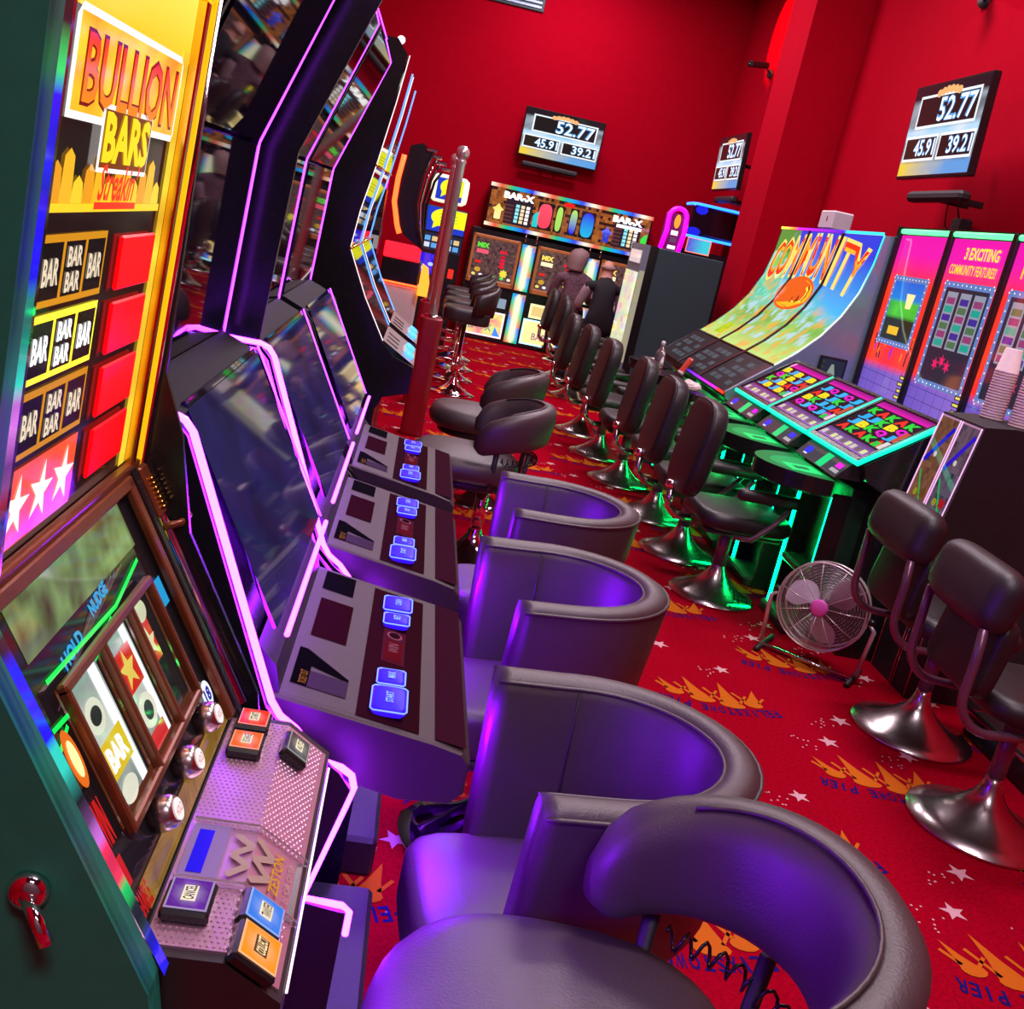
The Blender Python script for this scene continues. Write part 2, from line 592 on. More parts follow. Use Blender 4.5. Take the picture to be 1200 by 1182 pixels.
def carpet_words(cx, cy):
    s = "FELIXSTOWE PIER"
    R, n = 0.62, len(s)
    for i, ch in enumerate(s):
        if ch == ' ':
            continue
        a = (i - (n - 1) / 2) * 0.052
        # lettering reads from the far end of the room
        px, py = cx - R * sin(a), cy - 0.085 + R * (1 - cos(a)) * 0.9
        hw = 0.013 * min(1.0, font_geo(ch, 0.02)[2] * 1.5)
        cp.text(ch, px - hw, py - 0.026, px + hw, py + 0.026, BLU, 1, 0.02, rot=pi - a)


def carpet_star(cx, cy, r, rot, tail=True):
    cp.star(cx, cy, r, WHT, 1, rot=rot)
    if tail:
        rnd = random.Random(int(cx * 917 + cy * 131))
        for q in range(9):
            d = r * 1.3 + rnd.random() * 0.10
            a = 3.5 + rot * 0.3 + rnd.uniform(-0.45, 0.45)
            cp.ell(cx + d * cos(a), cy + d * sin(a), 0.004, 0.004, WHT, 1, 5)


for i in range(-3, 3):
    for j in range(-3, 12):
        for (ox, oy) in ((1.78, 2.87), (1.33, 3.32)):
            x, y = ox + 0.9 * i, oy + 0.9 * j
            if not (-1.3 < x < 3.2 and 0.6 < y < 13.2):
                continue
            crown(x, y)
            if y < 8:
                carpet_words(x, y)
            if ox > 1.5:
                carpet_star(x + 0.03, y - 0.47, 0.042, 0.3)
                carpet_star(x - 0.09, y - 0.66, 0.040, 0.1)
                carpet_star(x + 0.2, y - 0.68, 0.040, 0.5)
            else:
                carpet_star(x - 0.12, y - 0.46, 0.040, 0.6)
                carpet_star(x + 0.10, y - 0.62, 0.036, 0.2)
cp.build('carpet_print', plane_map((0, 0, 0), (1, 0, 0), (0, 1, 0)), 'print', FLOOR)

# ================================================================== gold fruit machine, nearest on the left
BY0, BY1 = 0.745, 1.195
gm = thing('fruit_machine', 'gold and black fruit machine with lit BULLION BARS glass and chunky square buttons', 'slot machine', (-0.35, 0.97, 0))
UT, UM, UB = (-0.272, 1.66), (-0.297, 1.14), (-0.135, 0.85)
body = [(-0.80, 0.0), (-0.17, 0.0), (-0.17, 0.72), (-0.145, 0.80), UB, UM, UT, (-0.30, 1.72), (-0.36, 1.75), (-0.80, 1.75)]
side = [(-0.83, 0.0), (-0.10, 0.0), (-0.10, 0.76), (-0.115, 0.84), (-0.272, 1.135), (-0.25, 1.66), (-0.29, 1.74), (-0.36, 1.77), (-0.83, 1.77)]
inner = [(x - 0.012 if x > -0.7 else x, z) for x, z in body]
MB().prism(inner, BY0, BY1).build('cabinet_body', 'black', gm, True)
sp = MB().prism(side, BY0 - 0.04, BY0 - 0.008).build('side_panel', 'green_side', gm, True)
sp['label'] = 'dark green side panel with a small chrome lock'
MB().prism([(-0.83, 0.0), (-0.10, 0.0), (-0.10, 0.80), (-0.112, 0.86), (-0.222, 1.06), (-0.245, 1.18), (-0.272, 1.25), (-0.262, 1.66), (-0.29, 1.74), (-0.36, 1.77), (-0.83, 1.77)], BY1 + 0.012, BY1 + 0.020).build('side_panel', 'black', gm, True)  # right cheek; lower bulge shaped to shield the glass from the violet strip
MB().box(-0.40, -0.397, BY0 - 0.0415, BY0 - 0.0405, 0.0, 1.7).build('panel_seam', 'black', sp, True)
lk = MB().lathe([(0.016, 0), (0.016, 0.006), (0.012, 0.012), (0.004, 0.013)], (-0.215, BY0 - 0.04, 0.93), 18, 'y')
lk.v = [(x, BY0 - 0.04 - (y - (BY0 - 0.04)), z) for x, y, z in lk.v]
lk.build('cabinet_lock', 'chrome', sp, True)
MB().tube([(-0.215, BY0 - 0.05, 0.93), (-0.2, BY0 - 0.066, 0.922), (-0.19, BY0 - 0.07, 0.905)], 0.006, 8).build('key', 'chrome', sp, True)


def lerp2(a, b, t):
    return (a[0] + (b[0] - a[0]) * t, a[1] + (b[1] - a[1]) * t)


# chrome down both front edges; its coloured reflections painted as a glowing strip
for yy, nm in ((BY0 - 0.004, 'chrome_edge'), (BY1 + 0.004, 'chrome_edge')):
    path = [(UT[0] + 0.006, yy, UT[1]), (UM[0] + 0.006, yy, UM[1]), (UB[0] + 0.006, yy, UB[1])]
    MB().tube(path, 0.009, 10).build(nm, 'chrome', gm, True)
ea = Art()
ea.raster(0, 0, 1, 1, 1, 70, lambda u, v: mix(H('#10181c'), (H('#1a18ff'), H('#18e070'), H('#ff3060'), H('#d070e0'), H('#30d0c0'), H('#2010ff'))[int(v * 15) % 6], max(0, 2.6 * fbm(v * 17, 0.3) - 0.75)))


def edge_map(u, v, h):
    t = v * 2
    p = lerp2(UB, UM, t) if t < 1 else lerp2(UM, UT, t - 1)
    return (p[0] + 0.030, BY0 - 0.034 + u * 0.015, p[1] + 0.006)


ea.build('painted_reflections', edge_map, 'screen', gm, True)

# upper glass
up = plane_map((UM[0], 0, UM[1]), (0, 1, 0), (UT[0] - UM[0], 0, UT[1] - UM[1]))
z0 = UM[1]
a = Art()
YEL, DY, RED, BLK, WH = H('#ffd820'), H('#c8880e'), H('#f01818'), H('#120a08'), H('#fff6f0')
a.rect(BY0 + 0.01, 0.01, BY1 - 0.01, 0.515, H('#1c0d08'), 0)
# lit header field with the sign
a.grad(BY0 + 0.03, 0.445, BY1 - 0.02, 0.515, H('#ffc820'), H('#ffe860'), 1)
a.poly([(0.815, 0.366), (1.125, 0.366), (1.13, 0.374), (1.13, 0.440), (1.12, 0.448), (0.825, 0.448), (0.815, 0.438)], WH, 3)
a.raster(0.822, 0.372, 1.123, 0.442, 18, 5, lambda u, v: mix(H('#ffe030'), H('#ff8a10'), 1.4 * fbm(u * 5, v * 2 + 3) - 0.2), 4)
a.text('BULLION', 0.838, 0.376, 1.112, 0.434, H('#7a1208'), 5, 0.045)
a.text('BULLION', 0.840, 0.379, 1.110, 0.431, lambda x, y: mix(H('#ff8a18'), H('#f02a08'), y), 6, 0.015)
a.poly([(0.898, 0.329), (1.045, 0.329), (1.045, 0.384), (0.898, 0.384)], WH, 5)
a.rect(0.902, 0.333, 1.041, 0.38, H('#7a3808'), 6)
a.text('BARS', 0.905, 0.337, 1.038, 0.379, H('#ffdc18'), 7, 0.04)
a.text("Streakin'", 0.905, 0.306, 1.02, 0.338, H('#f03818'), 8, 0.02, 0.35)
a.rect(0.9, 0.299, 1.02, 0.305, H('#f03818'), 8)
# shelf of gold bars
for q in range(13):
    y = 0.79 + q * 0.026
    hh = 0.016 + 0.010 * ((q * 7) % 3)
    a.poly([(y - 0.014, 0.303), (y + 0.014, 0.303), (y + 0.011, 0.303 + hh), (y, 0.309 + hh), (y - 0.011, 0.303 + hh)], (H('#ffcc28'), H('#e89a18'), H('#f8b420'))[q % 3], 2)
a.rect(0.785, 0.296, 1.12, 0.303, H('#ffd020'), 3)


def bar_panel(v0, v1, fr, lit):
    a.rect(0.80, v0, 0.965, v1, fr, 2)
    ink = H('#ffffff', 1.5) if lit else H('#e8d4b8')
    for q in range(3):
        u0 = 0.806 + q * 0.053
        a.rect(u0, v0 + 0.006, u0 + 0.047, v1 - 0.006, BLK, 3)
        if q == 1:
            a.text('BAR', u0 + 0.006, v0 + 0.009, u0 + 0.041, v0 + 0.026, ink, 4, 0.03)
            a.text('BAR', u0 + 0.006, v0 + 0.030, u0 + 0.041, v0 + 0.047, ink, 4, 0.03)
        else:
            a.text('BAR', u0 + 0.006, v0 + 0.017, u0 + 0.041, v0 + 0.039, ink, 4, 0.03)


bar_panel(0.222, 0.279, H('#d08a14'), False)
bar_panel(0.160, 0.216, H('#ffe838', 1.3), True)
bar_panel(0.098, 0.154, H('#c8820f'), False)
a.raster(0.80, 0.020, 0.965, 0.090, 8, 3, lambda u, v: mix(H('#f83020'), H('#ff6a30'), fbm(u * 4, v * 3)), 2)
for q in range(3):
    a.star(0.825 + q * 0.055, 0.055, 0.029, WH, 3, inner=0.36, rot=-0.15)
for q in range(4):
    v = 0.226 - q * 0.063
    a.rect(0.985, v - 0.004, 0.993, v + 0.048, H('#5a1010'), 2)
# gold upright strip
a.raster(1.128, 0.012, 1.152, 0.455, 1, 26, lambda u, v: mix(H('#ffe040'), H('#d89a18'), 1.5 * fbm(1.0, v * 12) - 0.3), 2)
a.raster(1.168, 0.012, 1.182, 0.455, 1, 22, lambda u, v: H('#ff1818') if int(v * 22) % 2 else H('#c08010'), 2)
gl = a.build('upper_glass', up, 'screen_glass', gm, True)
for q in range(4):
    v = 0.226 - q * 0.063
    m = MB()
    m.box(0, 0.004, 1.0, 1.115, v - 0.004, v + 0.048, 0.002)
    m.v = [tuple(up(y, z, x + 0.002)) for x, y, z in m.v]
    m.build('red_lamp_tile', 'redlit', gl, True)
# frame round the glass
for (y0, y1, s0, s1, mt, nm) in ((1.183, 1.195, 0.0, 0.53, 'goldlit', 'gold_frame'), (1.153, 1.167, 0.005, 0.51, 'gold', 'gold_frame'),
                                 (0.775, 0.785, 0.0, 0.50, 'chrome', 'glass_stile'), (0.745, 1.195, 0.512, 0.53, 'goldlit', 'gold_frame'), (0.745, 1.195, -0.006, 0.010, 'copper', 'glass_rail')):
    m = MB()
    m.box(0, 0.012, y0, y1, s0, s1, 0.002)
    m.v = [tuple(up(y, z, x)) for x, y, z in m.v]
    m.build(nm, mt, gm, True)

# lower reel door
dn = plane_map((UM[0], 0, UM[1]), (0, 1, 0), (UM[0] - UB[0], 0, UM[1] - UB[1]))
DL = sqrt((UM[0] - UB[0]) ** 2 + (UM[1] - UB[1]) ** 2)
dmap = lambda u, v, h: dn(u, v - DL, h)
b = Art()
b.rect(BY0 + 0.01, 0.0, BY1 - 0.01, DL, H('#0c0708'), 0)
b.raster(0.79, DL - 0.075, 1.10, DL - 0.02, 26, 5, lambda u, v: mix(mix(H('#3a4a22'), H('#8aa868'), 1.6 * fbm(u * 7, v * 2)), H('#4a2a1c'), 1.7 * fbm(u * 11 + 4, v * 3, 2) - 0.5), 1)
for q in range(8):
    b.line([(0.80 + q * 0.012, DL - 0.125 + 0.003 * q), (0.96 + q * 0.012, DL - 0.078)], 0.002, (H('#5a2a48'), H('#6a5a2c'), H('#3a3a6a'))[q % 3], 1)
b.text('HOLD', 0.84, DL - 0.105, 0.895, DL - 0.09, H('#28b0f0'), 2, 0.05, rot=0.12)
b.text('NUDGE', 0.93, DL - 0.09, 0.985, DL - 0.076, H('#28b0f0'), 2, 0.05, rot=0.12)
b.line([(0.80, DL - 0.098), (0.985, DL - 0.104), (1.085, DL - 0.088)], 0.0045, H('#08ff58', 1.3), 3)
b.line([(0.775, DL - 0.132), (0.83, DL - 0.136), (0.965, DL - 0.108)], 0.0045, H('#08ff58', 1.3), 3)
b.line([(0.77, DL - 0.150), (0.80, DL - 0.14)], 0.0045, H('#08ff58', 1.3), 3)
# three reels seen through the door
RX = ((0.815, 0.90), (0.912, 0.99), (1.0, 1.065))
RV0, RV1 = DL - 0.245, DL - 0.118
b.rect(0.806, RV0 - 0.008, 1.075, RV1 + 0.008, H('#5c2a14'), 2)
for q, (r0, r1) in enumerate(RX):
    b.rect(r0, RV0, r1, RV1, H('#10100e') if q < 2 else H('#151816'), 3)
    if q < 2:
        w = r1 - r0
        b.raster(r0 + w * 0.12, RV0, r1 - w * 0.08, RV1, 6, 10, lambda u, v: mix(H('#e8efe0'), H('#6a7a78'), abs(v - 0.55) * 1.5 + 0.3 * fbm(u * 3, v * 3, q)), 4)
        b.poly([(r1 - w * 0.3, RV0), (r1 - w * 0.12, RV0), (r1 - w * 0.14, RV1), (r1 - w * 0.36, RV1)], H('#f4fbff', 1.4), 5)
        if q == 0:
            b.rect(r0 + w * .10, RV0 + 0.028, r1 - w * .22, RV0 + 0.064, H('#f0cc20'), 6)
            b.text('BAR', r0 + w * .18, RV0 + 0.034, r1 - w * .30, RV0 + 0.058, H('#ffffff', 1.4), 7, 0.05)
            b.ell(r0 + w * .36, RV0 + 0.088, 0.020, 0.017, H('#f0f0d8'), 6)
            b.ell(r0 + w * .36, RV0 + 0.088, 0.012, 0.009, H('#28302c'), 7)
            b.ell(r0 + w * .36, RV0 + 0.010, 0.020, 0.012, H('#f0f0d8'), 6)
        else:
            b.rect(r0 + w * .10, RV0 + 0.064, r1 - w * .25, RV0 + 0.108, H('#e02818'), 6)
            b.star(r0 + w * .42, RV0 + 0.086, 0.022, H('#f8d860'), 7)
            b.ell(r0 + w * .45, RV0 + 0.038, 0.022, 0.018, H('#f4f0dc'), 6)
            b.ell(r0 + w * .45, RV0 + 0.038, 0.012, 0.010, H('#39413e'), 7)
            b.rect(r0 + w * .10, RV0, r1 - w * .25, RV0 + 0.018, H('#e02818'), 6)
    else:
        b.rect(r0 + 0.004, RV0 + 0.058, r0 + 0.04, RV0 + 0.105, H('#e03020'), 4)
        b.star(r0 + 0.022, RV0 + 0.08, 0.02, H('#f4e8b0'), 5)
        b.ell(r0 + 0.03, RV1 - 0.012, 0.018, 0.012, H('#dfe0b8'), 5)
b.ell(0.785, DL - 0.165, 0.012, 0.028, H('#ff7818'), 4)
b.ell(0.785, DL - 0.165, 0.007, 0.018, H('#fff0a0', 1.5), 5)
b.text('WIN', 0.768, DL - 0.25, 0.79, DL - 0.205, H('#d81818'), 3, 0.06)
b.text('1', 0.766, DL - 0.29, 0.782, DL - 0.26, H('#d81818'), 3, 0.06)
b.text('GAMBLE', 0.77, DL - 0.325, 0.80, DL - 0.30, H('#c81818'), 3, 0.04)
b.raster(0.79, 0.005, 1.17, 0.032, 24, 2, lambda u, v: mix(H('#5a3a12'), H('#b88a30'), fbm(u * 14, v * 3)), 2)
b.ell(1.108, DL - 0.275, 0.017, 0.017, H('#f4f6ff', 1.2), 4)
b.text('18', 1.097, DL - 0.284, 1.118, DL - 0.266, H('#1830b0'), 5, 0.05)
b.rect(1.100, DL - 0.155, 1.120, DL - 0.122, H('#18a8e8'), 4)
b.rect(1.172, DL - 0.11, 1.182, DL - 0.07, H('#f0e020'), 4)
b.rect(1.172, DL - 0.15, 1.182, DL - 0.115, H('#1880e0'), 4)
rd = b.build('reel_door', dmap, 'screen_mid', gm, True)
for (y0, y1, s0, s1, mt, nm) in ((1.125, 1.142, 0.01, DL - 0.01, 'copper', 'door_trim'), (0.76, 1.142, DL - 0.02, DL - 0.006, 'copper', 'door_trim'), (1.150, 1.166, 0.0, DL, 'black', 'door_stile'),
                                 (0.804, 0.812, RV0 - 0.008, RV1 + 0.008, 'copper', 'reel_divider'), (0.902, 0.910, RV0 - 0.008, RV1 + 0.008, 'copper', 'reel_divider'), (0.991, 0.999, RV0 - 0.008, RV1 + 0.008, 'copper', 'reel_divider'), (1.066, 1.074, RV0 - 0.008, RV1 + 0.008, 'copper', 'reel_divider'),
                                 (0.804, 1.074, RV0 - 0.014, RV0 - 0.004, 'copper', 'reel_rail'), (0.804, 1.074, RV1 + 0.002, RV1 + 0.012, 'copper', 'reel_rail')):
    m = MB()
    m.box(0, 0.010, y0, y1, s0, s1, 0.002)
    m.v = [tuple(dmap(y, z, x + 0.004)) for x, y, z in m.v]
    m.build(nm, mt, rd, True)
for yy in (0.866, 0.958, 1.055):
    m = MB().lathe([(0.017, 0), (0.018, 0.012), (0.016, 0.020), (0.013, 0.024), (0.0115, 0.0245)], (0, 0, 0), 20, 'x')
    m.v = [tuple(dmap(yy + y, 0.052 + z, x + 0.002)) for x, y, z in m.v]
    kb = m.build('hold_button', 'steel', gm, True)
    ka = Art().ell(0, 0, 0.011, 0.011, H('#f4e8e8'), 1)
    ka.text('HOLD', -0.008, -0.004, 0.008, 0.004, H('#c02020'), 2)
    ka.build('button_face', lambda u, v, h, yy=yy: dmap(yy + u, 0.052 + v, 0.0265 + h), 'screen', kb, True)
# coin slot unit on the right of the door
m = MB().box(0, 0.014, 1.168, 1.196, DL - 0.07, DL - 0.005, 0.003)
m.v = [tuple(dmap(y, z, x + 0.003)) for x, y, z in m.v]
cs = m.build('coin_entry', 'copper', gm, True)
for q in range(7):
    m = MB().box(0, 0.006, 1.178, 1.196, DL - 0.06 + q * 0.006, DL - 0.0575 + q * 0.006, 0.001)
    m.v = [tuple(dmap(y, z, x + 0.016)) for x, y, z in m.v]
    m.build('coin_entry_rib', 'gold', cs, True)
m = MB().tube([dmap(1.19, DL - 0.085, 0.006), dmap(1.205, DL - 0.09, 0.022), dmap(1.222, DL - 0.086, 0.03)], 0.005, 8)
m.build('reject_lever', 'copper', gm, True)

# button console
cz = 0.85
plate_prof = [(-0.135, cz), (-0.062, cz), (-0.008, cz - 0.035), (-0.006, cz - 0.075), (-0.02, cz - 0.10), (-0.15, cz - 0.10)]
MB().prism(plate_prof, BY0 - 0.005, BY1 - 0.03).build('console', 'console_dark', gm, True)
pl = MB()
ny, nx = 62, 10
pl.prism([(-0.132, cz + 0.0003), (-0.132, cz + 0.003), (-0.062, cz + 0.003), (-0.012, cz - 0.0295), (-0.012, cz - 0.0322)], BY0 + 0.005, BY1 - 0.045)
plate = pl.build('pressed_plate', 'pink_metal', gm, True)
bm_ = MB()
slopeN = Vector((0.0325, 0, 0.05)).normalized()
for j in range(ny):
    for i in range(22):
        d = (i + 0.5 * (j % 2)) * 0.0057
        y = BY0 + 0.009 + j * 0.0064
        if d < 0.068:
            c = Vector((-0.130 + d, y, cz + 0.003))
            n = Vector((0, 0, 1))
        else:
            t = (d - 0.070)
            if t > 0.056:
                continue
            c = Vector((-0.062 + t * 0.838, y, cz + 0.003 - t * 0.545))
            n = slopeN
        tx = n.cross(Vector((0, 1, 0))).normalized()
        if 0.835 < y < 0.925:
            continue
        r = 0.0021
        bm_.add([c + tx * r, c + Vector((0, r, 0)), c - tx * r, c - Vector((0, r, 0)), c + n * 0.0013], [(0, 1, 4), (1, 2, 4), (2, 3, 4), (3, 0, 4)])
st = bm_.build('plate_studs', 'pink_metal', plate, True)
st['kind'] = 'stuff'


def sq_button(x, y, colr, word, sloped=False, w=0.021, d=0.017):
    t = max(0.0, x + 0.062)
    z = cz + 0.003 - (t * 0.65)
    n = slopeN if t > 0 else Vector((0, 0, 1))
    tx = Vector((0, 1, 0)).cross(n).normalized()
    P = lambda u, v, h: Vector((x, y, z)) + tx * u + Vector((0, 1, 0)) * v + n * h
    m = MB().box(-d - 0.003, d + 0.003, -w - 0.003, w + 0.003, 0, 0.013, 0.003)
    m.v = [tuple(P(*p)) for p in m.v]
    bt = m.build('push_button', 'black', gm, True)
    f = Art()
    f.rect(-w, -d, w, d, mix(colr, WH, 0.25), 1)
    f.raster(-w * .92, -d * .9, w * .92, d * .9, 5, 5, lambda u, v: mix(mix(colr, WH, 0.35), colr, 2.2 * sqrt((u - .5) ** 2 + (v - .5) ** 2)), 2)
    f.rect(-w * .5, -d * .34, w * .5, d * .34, H('#f0e0c0') if word != 'COLLECT' else H('#5a3010'), 3)
    f.text(word, -w * .45, -d * .26, w * .45, d * .26, H('#2a1a10') if word != 'COLLECT' else H('#ffe9b0'), 4, 0.02)
    f.build('button_lens', lambda u, v, h: P(-v, u, 0.0135 + h), 'screen', bt, True)


sq_button(-0.104, 1.132, H('#e83018'), 'START', w=0.019, d=0.017)
sq_button(-0.104, 1.078, H('#e86018'), 'EXCHANGE', w=0.019, d=0.017)
sq_button(-0.052, 1.095, H('#3a3a40'), 'AUTO', w=0.021, d=0.015)
sq_button(-0.106, 0.800, H('#5a1890'), 'CANCEL', w=0.021, d=0.019)
sq_button(-0.045, 0.806, H('#1878e0'), 'TRANSFER', w=0.019, d=0.020)
sq_button(-0.042, 0.762, H('#ef9010'), 'COLLECT', w=0.021, d=0.021)
# clear card holder with a printed card
tk = Art()
tk.rect(-0.057, 0.0, 0.057, 0.088, H('#3a3038'), 0)
tk.rect(-0.057, 0.0, -0.02, 0.088, H('#8878a8'), 1)
tk.rect(-0.05, 0.01, -0.035, 0.078, H('#1010f0'), 2)
for q in range(2):
    o_ = -0.012 + q * 0.022
    tk.line([(o_, 0.012), (o_ + 0.018, 0.030), (o_, 0.044), (o_ + 0.018, 0.060), (o_, 0.076)], 0.008, H('#a89488'), 2)
tk.text('ZESTON', 0.034 - 0.03, 0.044 - 0.005, 0.034 + 0.03, 0.044 + 0.005, H('#c8a020'), 2, 0.02, rot=pi / 2)
tk.text('21 OR OVER', 0.047 - 0.03, 0.044 - 0.003, 0.047 + 0.03, 0.044 + 0.003, H('#b0a098'), 2, rot=pi / 2)


def tk_map(u, v, h):
    x = -0.07 + u
    t = max(0.0, x + 0.062)
    return Vector((x, 0.836 + v, cz + 0.0045 - t * 0.65 + h))


tk.raster(-0.057, 0.0, 0.057, 0.0005, 12, 1, lambda u, v: H('#201a20'), 0)
tk.build('printed_card', tk_map, 'gloss_print', gm, True)
ch = MB()
ch2 = MB()
ch.prism([(-0.128, cz + 0.004), (-0.128, cz + 0.010), (-0.062, cz + 0.010), (-0.008, cz - 0.025), (-0.008, cz - 0.031)], 0.832, 0.836)
ch2.prism([(-0.128, cz + 0.004), (-0.128, cz + 0.010), (-0.062, cz + 0.010), (-0.008, cz - 0.025), (-0.008, cz - 0.031)], 0.925, 0.929)
ch.build('card_holder_rail', 'clear', gm, True)
ch2.build('card_holder_rail', 'clear', gm, True)
MB().tube([(-0.005, BY0 + 0.02, cz - 0.045), (-0.005, BY1 - 0.05, cz - 0.045)], 0.0015, 6).build('console_light_line', 'white_led', gm, True)
MB().tube([(-0.03, BY0 + 0.16, cz - 0.108), (-0.03, BY0 + 0.30, cz - 0.108)], 0.010, 8).build('under_light', 'purple_under', gm, True)  # unseen strip, added for the violet light on the round chair
MB().box(-0.16, -0.02, BY0 + 0.05, BY1 - 0.05, 0.0, 0.42, 0.01).build('cash_box_base', 'black', gm, True)

# ================================================================== violet-lit slot machines
PROF_U = [(-0.34, 1.20), (-0.32, 1.54), (-0.20, 1.87), (-0.24, 1.93)]


def violet_machine(panel, upper=True):
    t = thing('slot_machine', 'x', 'slot machine')
    W = 0.30
    # cabinet behind the screens
    MB().prism([(-0.85, 0), (-0.12, 0), (-0.12, 0.45), (-0.04, 0.50), (-0.04, 0.64), (-0.14, 0.70), (-0.14, 0.86), (-0.30, 1.175), (-0.37, 1.18), (-0.35, 1.54), (-0.23, 1.865), (-0.26, 1.95), (-0.85, 1.95)], -W, W).build('cabinet_body', 'black', t)
    # side panels
    sprof = [(-0.88, 0), (0.055, 0), (0.055, 0.485), (-0.015, 0.495), (0.03, 0.69), (0.01, 0.715), (-0.07, 0.765), (-0.105, 0.80), (-0.255, 1.16), (-0.275, 1.18), (-0.88, 1.18)]
    for sgn in (-1, 1):
        y0 = sgn * (W + 0.004)
        y1 = sgn * (W + (0.026 if panel or sgn > 0 else 0.012))
        p = MB().prism(sprof, min(y0, y1), max(y0, y1)).build('side_panel', 'black', t)
        ym = (y0 + y1) / 2
        arc = [(-0.43, 1.184), (-0.28, 1.184), (-0.262, 1.178), (-0.25, 1.164), (-0.100, 0.806), (-0.085, 0.785), (-0.06, 0.768)]
        if sgn > 0 or not panel:
            pass
        elif sgn < 0:
            arc += [(-0.02, 0.725), (0.012, 0.718), (0.028, 0.708), (0.034, 0.690), (0.028, 0.662), (-0.011, 0.496)]
        if sgn < 0 and panel:
            MB().tube([(x, ym, z) for x, z in arc], 0.0052, 8).build('led_strip', 'purple', p)
            MB().tube([(x, ym, z) for x, z in ((-0.008, 0.494), (0.05, 0.490), (0.062, 0.48), (0.062, 0.44))], 0.005, 8).build('led_strip', 'purple', p)
        pf = 0.062 if (sgn < 0 and panel and upper) else 0.0
        uprof = [(-0.85, 1.18), (-0.345 + pf, 1.18), (-0.322 + pf, 1.54), (-0.20 + pf, 1.87), (-0.24 + pf, 1.95), (-0.85, 1.95)]
        MB().prism(uprof, min(y0, sgn * (W + 0.016)), max(y0, sgn * (W + 0.016))).build('upper_side_panel', 'black', t)
    # screens
    def quad(p0, p1, y0, y1, th, nm, mt='glass'):
        d = Vector((p1[0] - p0[0], 0, p1[1] - p0[1]))
        n = Vector((-d.z, 0, d.x)).normalized()
        if n.x < 0: n = -n
        m = MB()
        vs = []
        for h in (0, th):
            for (p, y) in ((p0, y0), (p0, y1), (p1, y1), (p1, y0)):
                vs.append(Vector((p[0], y, p[1])) + n * h)
        m.add(vs, [(0, 1, 2, 3), (4, 5, 6, 7), (0, 1, 5, 4), (1, 2, 6, 5), (2, 3, 7, 6), (3, 0, 4, 7)])
        return m.build(nm, mt, t)
    g1 = quad((-0.343, 1.21), (-0.326, 1.535), -W + 0.012, W - 0.012, 0.006, 'upper_screen')
    g2 = quad((-0.324, 1.545), (-0.208, 1.868), -W + 0.012, W - 0.012, 0.006, 'topper_screen')
    g3 = quad((-0.118, 0.885), (-0.282, 1.185), -W + 0.045, W - 0.02, 0.006, 'lower_screen')
    # faint game picture glowing behind the lower glass
    lg = Art()
    lg.raster(0, 0, 0.54, 0.33, 22, 16, lambda u, v: mix((0.004, 0.004, 0.03), (0.03, 0.02, 0.20), 1.5 * fbm(u * 3, v * 2, 5) - 0.35 + 0.25 * (1 - v)), 0)
    dd = Vector((-0.164, 0, 0.30)).normalized()
    lg.build('game_picture', plane_map(Vector((-0.118, -0.265, 0.887)) + Vector((0.877, 0, 0.48)) * 0.0065, (0, 1, 0), dd), 'screen_dim', g3)
    # fine violet light lines round the screens
    def line(pts, r=0.0019, par=g1):
        MB().tube(pts, r, 6).build('light_line', 'purple_fine', par)
    for sgn in (1,):
        y = sgn * (W - 0.004)
        line([(-0.3365, y, 1.20), (-0.319, y, 1.54)], par=g1)
        line([(-0.319, y, 1.54), (-0.202, y, 1.87), (-0.228, y, 1.93)], par=g2)
        line([(-0.274, y, 1.190), (-0.110, y, 0.886)], par=g3)
    line([(-0.225, -W, 1.93), (-0.225, W, 1.93)], par=g2)
    MB().tube([(-0.098, -W + 0.05, 0.878), (-0.098, W - 0.01, 0.878)], 0.0042, 8).build('led_strip', 'purple_soft', t)
    # shelf between the screens
    MB().prism([(-0.36, 1.165), (-0.27, 1.165), (-0.27, 1.178), (-0.34, 1.205), (-0.36, 1.205)], -W + 0.005, W - 0.005).build('shelf', 'black_soft', t)
    # console
    CW = 0.275
    ct = lambda x: 0.795 - (x + 0.10) * 0.17
    prof = [(-0.11, 0.70), (-0.11, ct(-0.11)), (-0.095, ct(-0.095)), (0.14, ct(0.14)), (0.185, ct(0.185) - 0.004), (0.198, ct(0.2) - 0.016), (0.198, 0.675), (0.18, 0.655), (0.10, 0.65)]
    cb = MB()
    rings = []
    for (y, ins) in ((-CW, 0.012), (-CW + 0.006, 0.003), (-CW + 0.016, 0), (CW - 0.016, 0), (CW - 0.006, 0.003), (CW, 0.012)):
        cx_, cz_ = 0.04, 0.73
        rings.append([(x + (cx_ - x) * ins * 2.2, y, z + (cz_ - z) * ins * 6) for x, z in prof])
    cb.loft(rings, cap=True)
    con = cb.build('console', 'console', t)
    cmap = lambda u, v, h: (u, v, ct(u) + h)
    # riser with card slot behind the console top
    MB().prism([(-0.13, 0.79), (-0.095, 0.795), (-0.105, 0.835), (-0.135, 0.865)], -CW + 0.01, CW - 0.01).build('riser', 'console_dark', t)
    r = Art()
    r.rect(-0.16, 0.012, -0.10, 0.032, H('#3040c0'), 1)
    r.ell(-0.13, 0.022, 0.024, 0.007, H('#1010ff', 1.6), 2)
    r.rect(0.02, 0.008, 0.09, 0.04, H('#4a4a70'), 1)
    r.rect(0.13, 0.006, 0.22, 0.046, H('#10101c'), 1)
    r.ell(0.11, 0.03, 0.012, 0.010, H('#1818ff', 1.4), 2)
    r.build('card_reader', plane_map((-0.0955, 0, 0.797), (0, 1, 0), (-0.022, 0, 0.04)), 'screen_dim', t)
    # recessed note and ticket trays
    tr = Art()
    tr.rect(-0.078, 0.165, -0.02, 0.255, H('#0c090c', 0.45), 1)
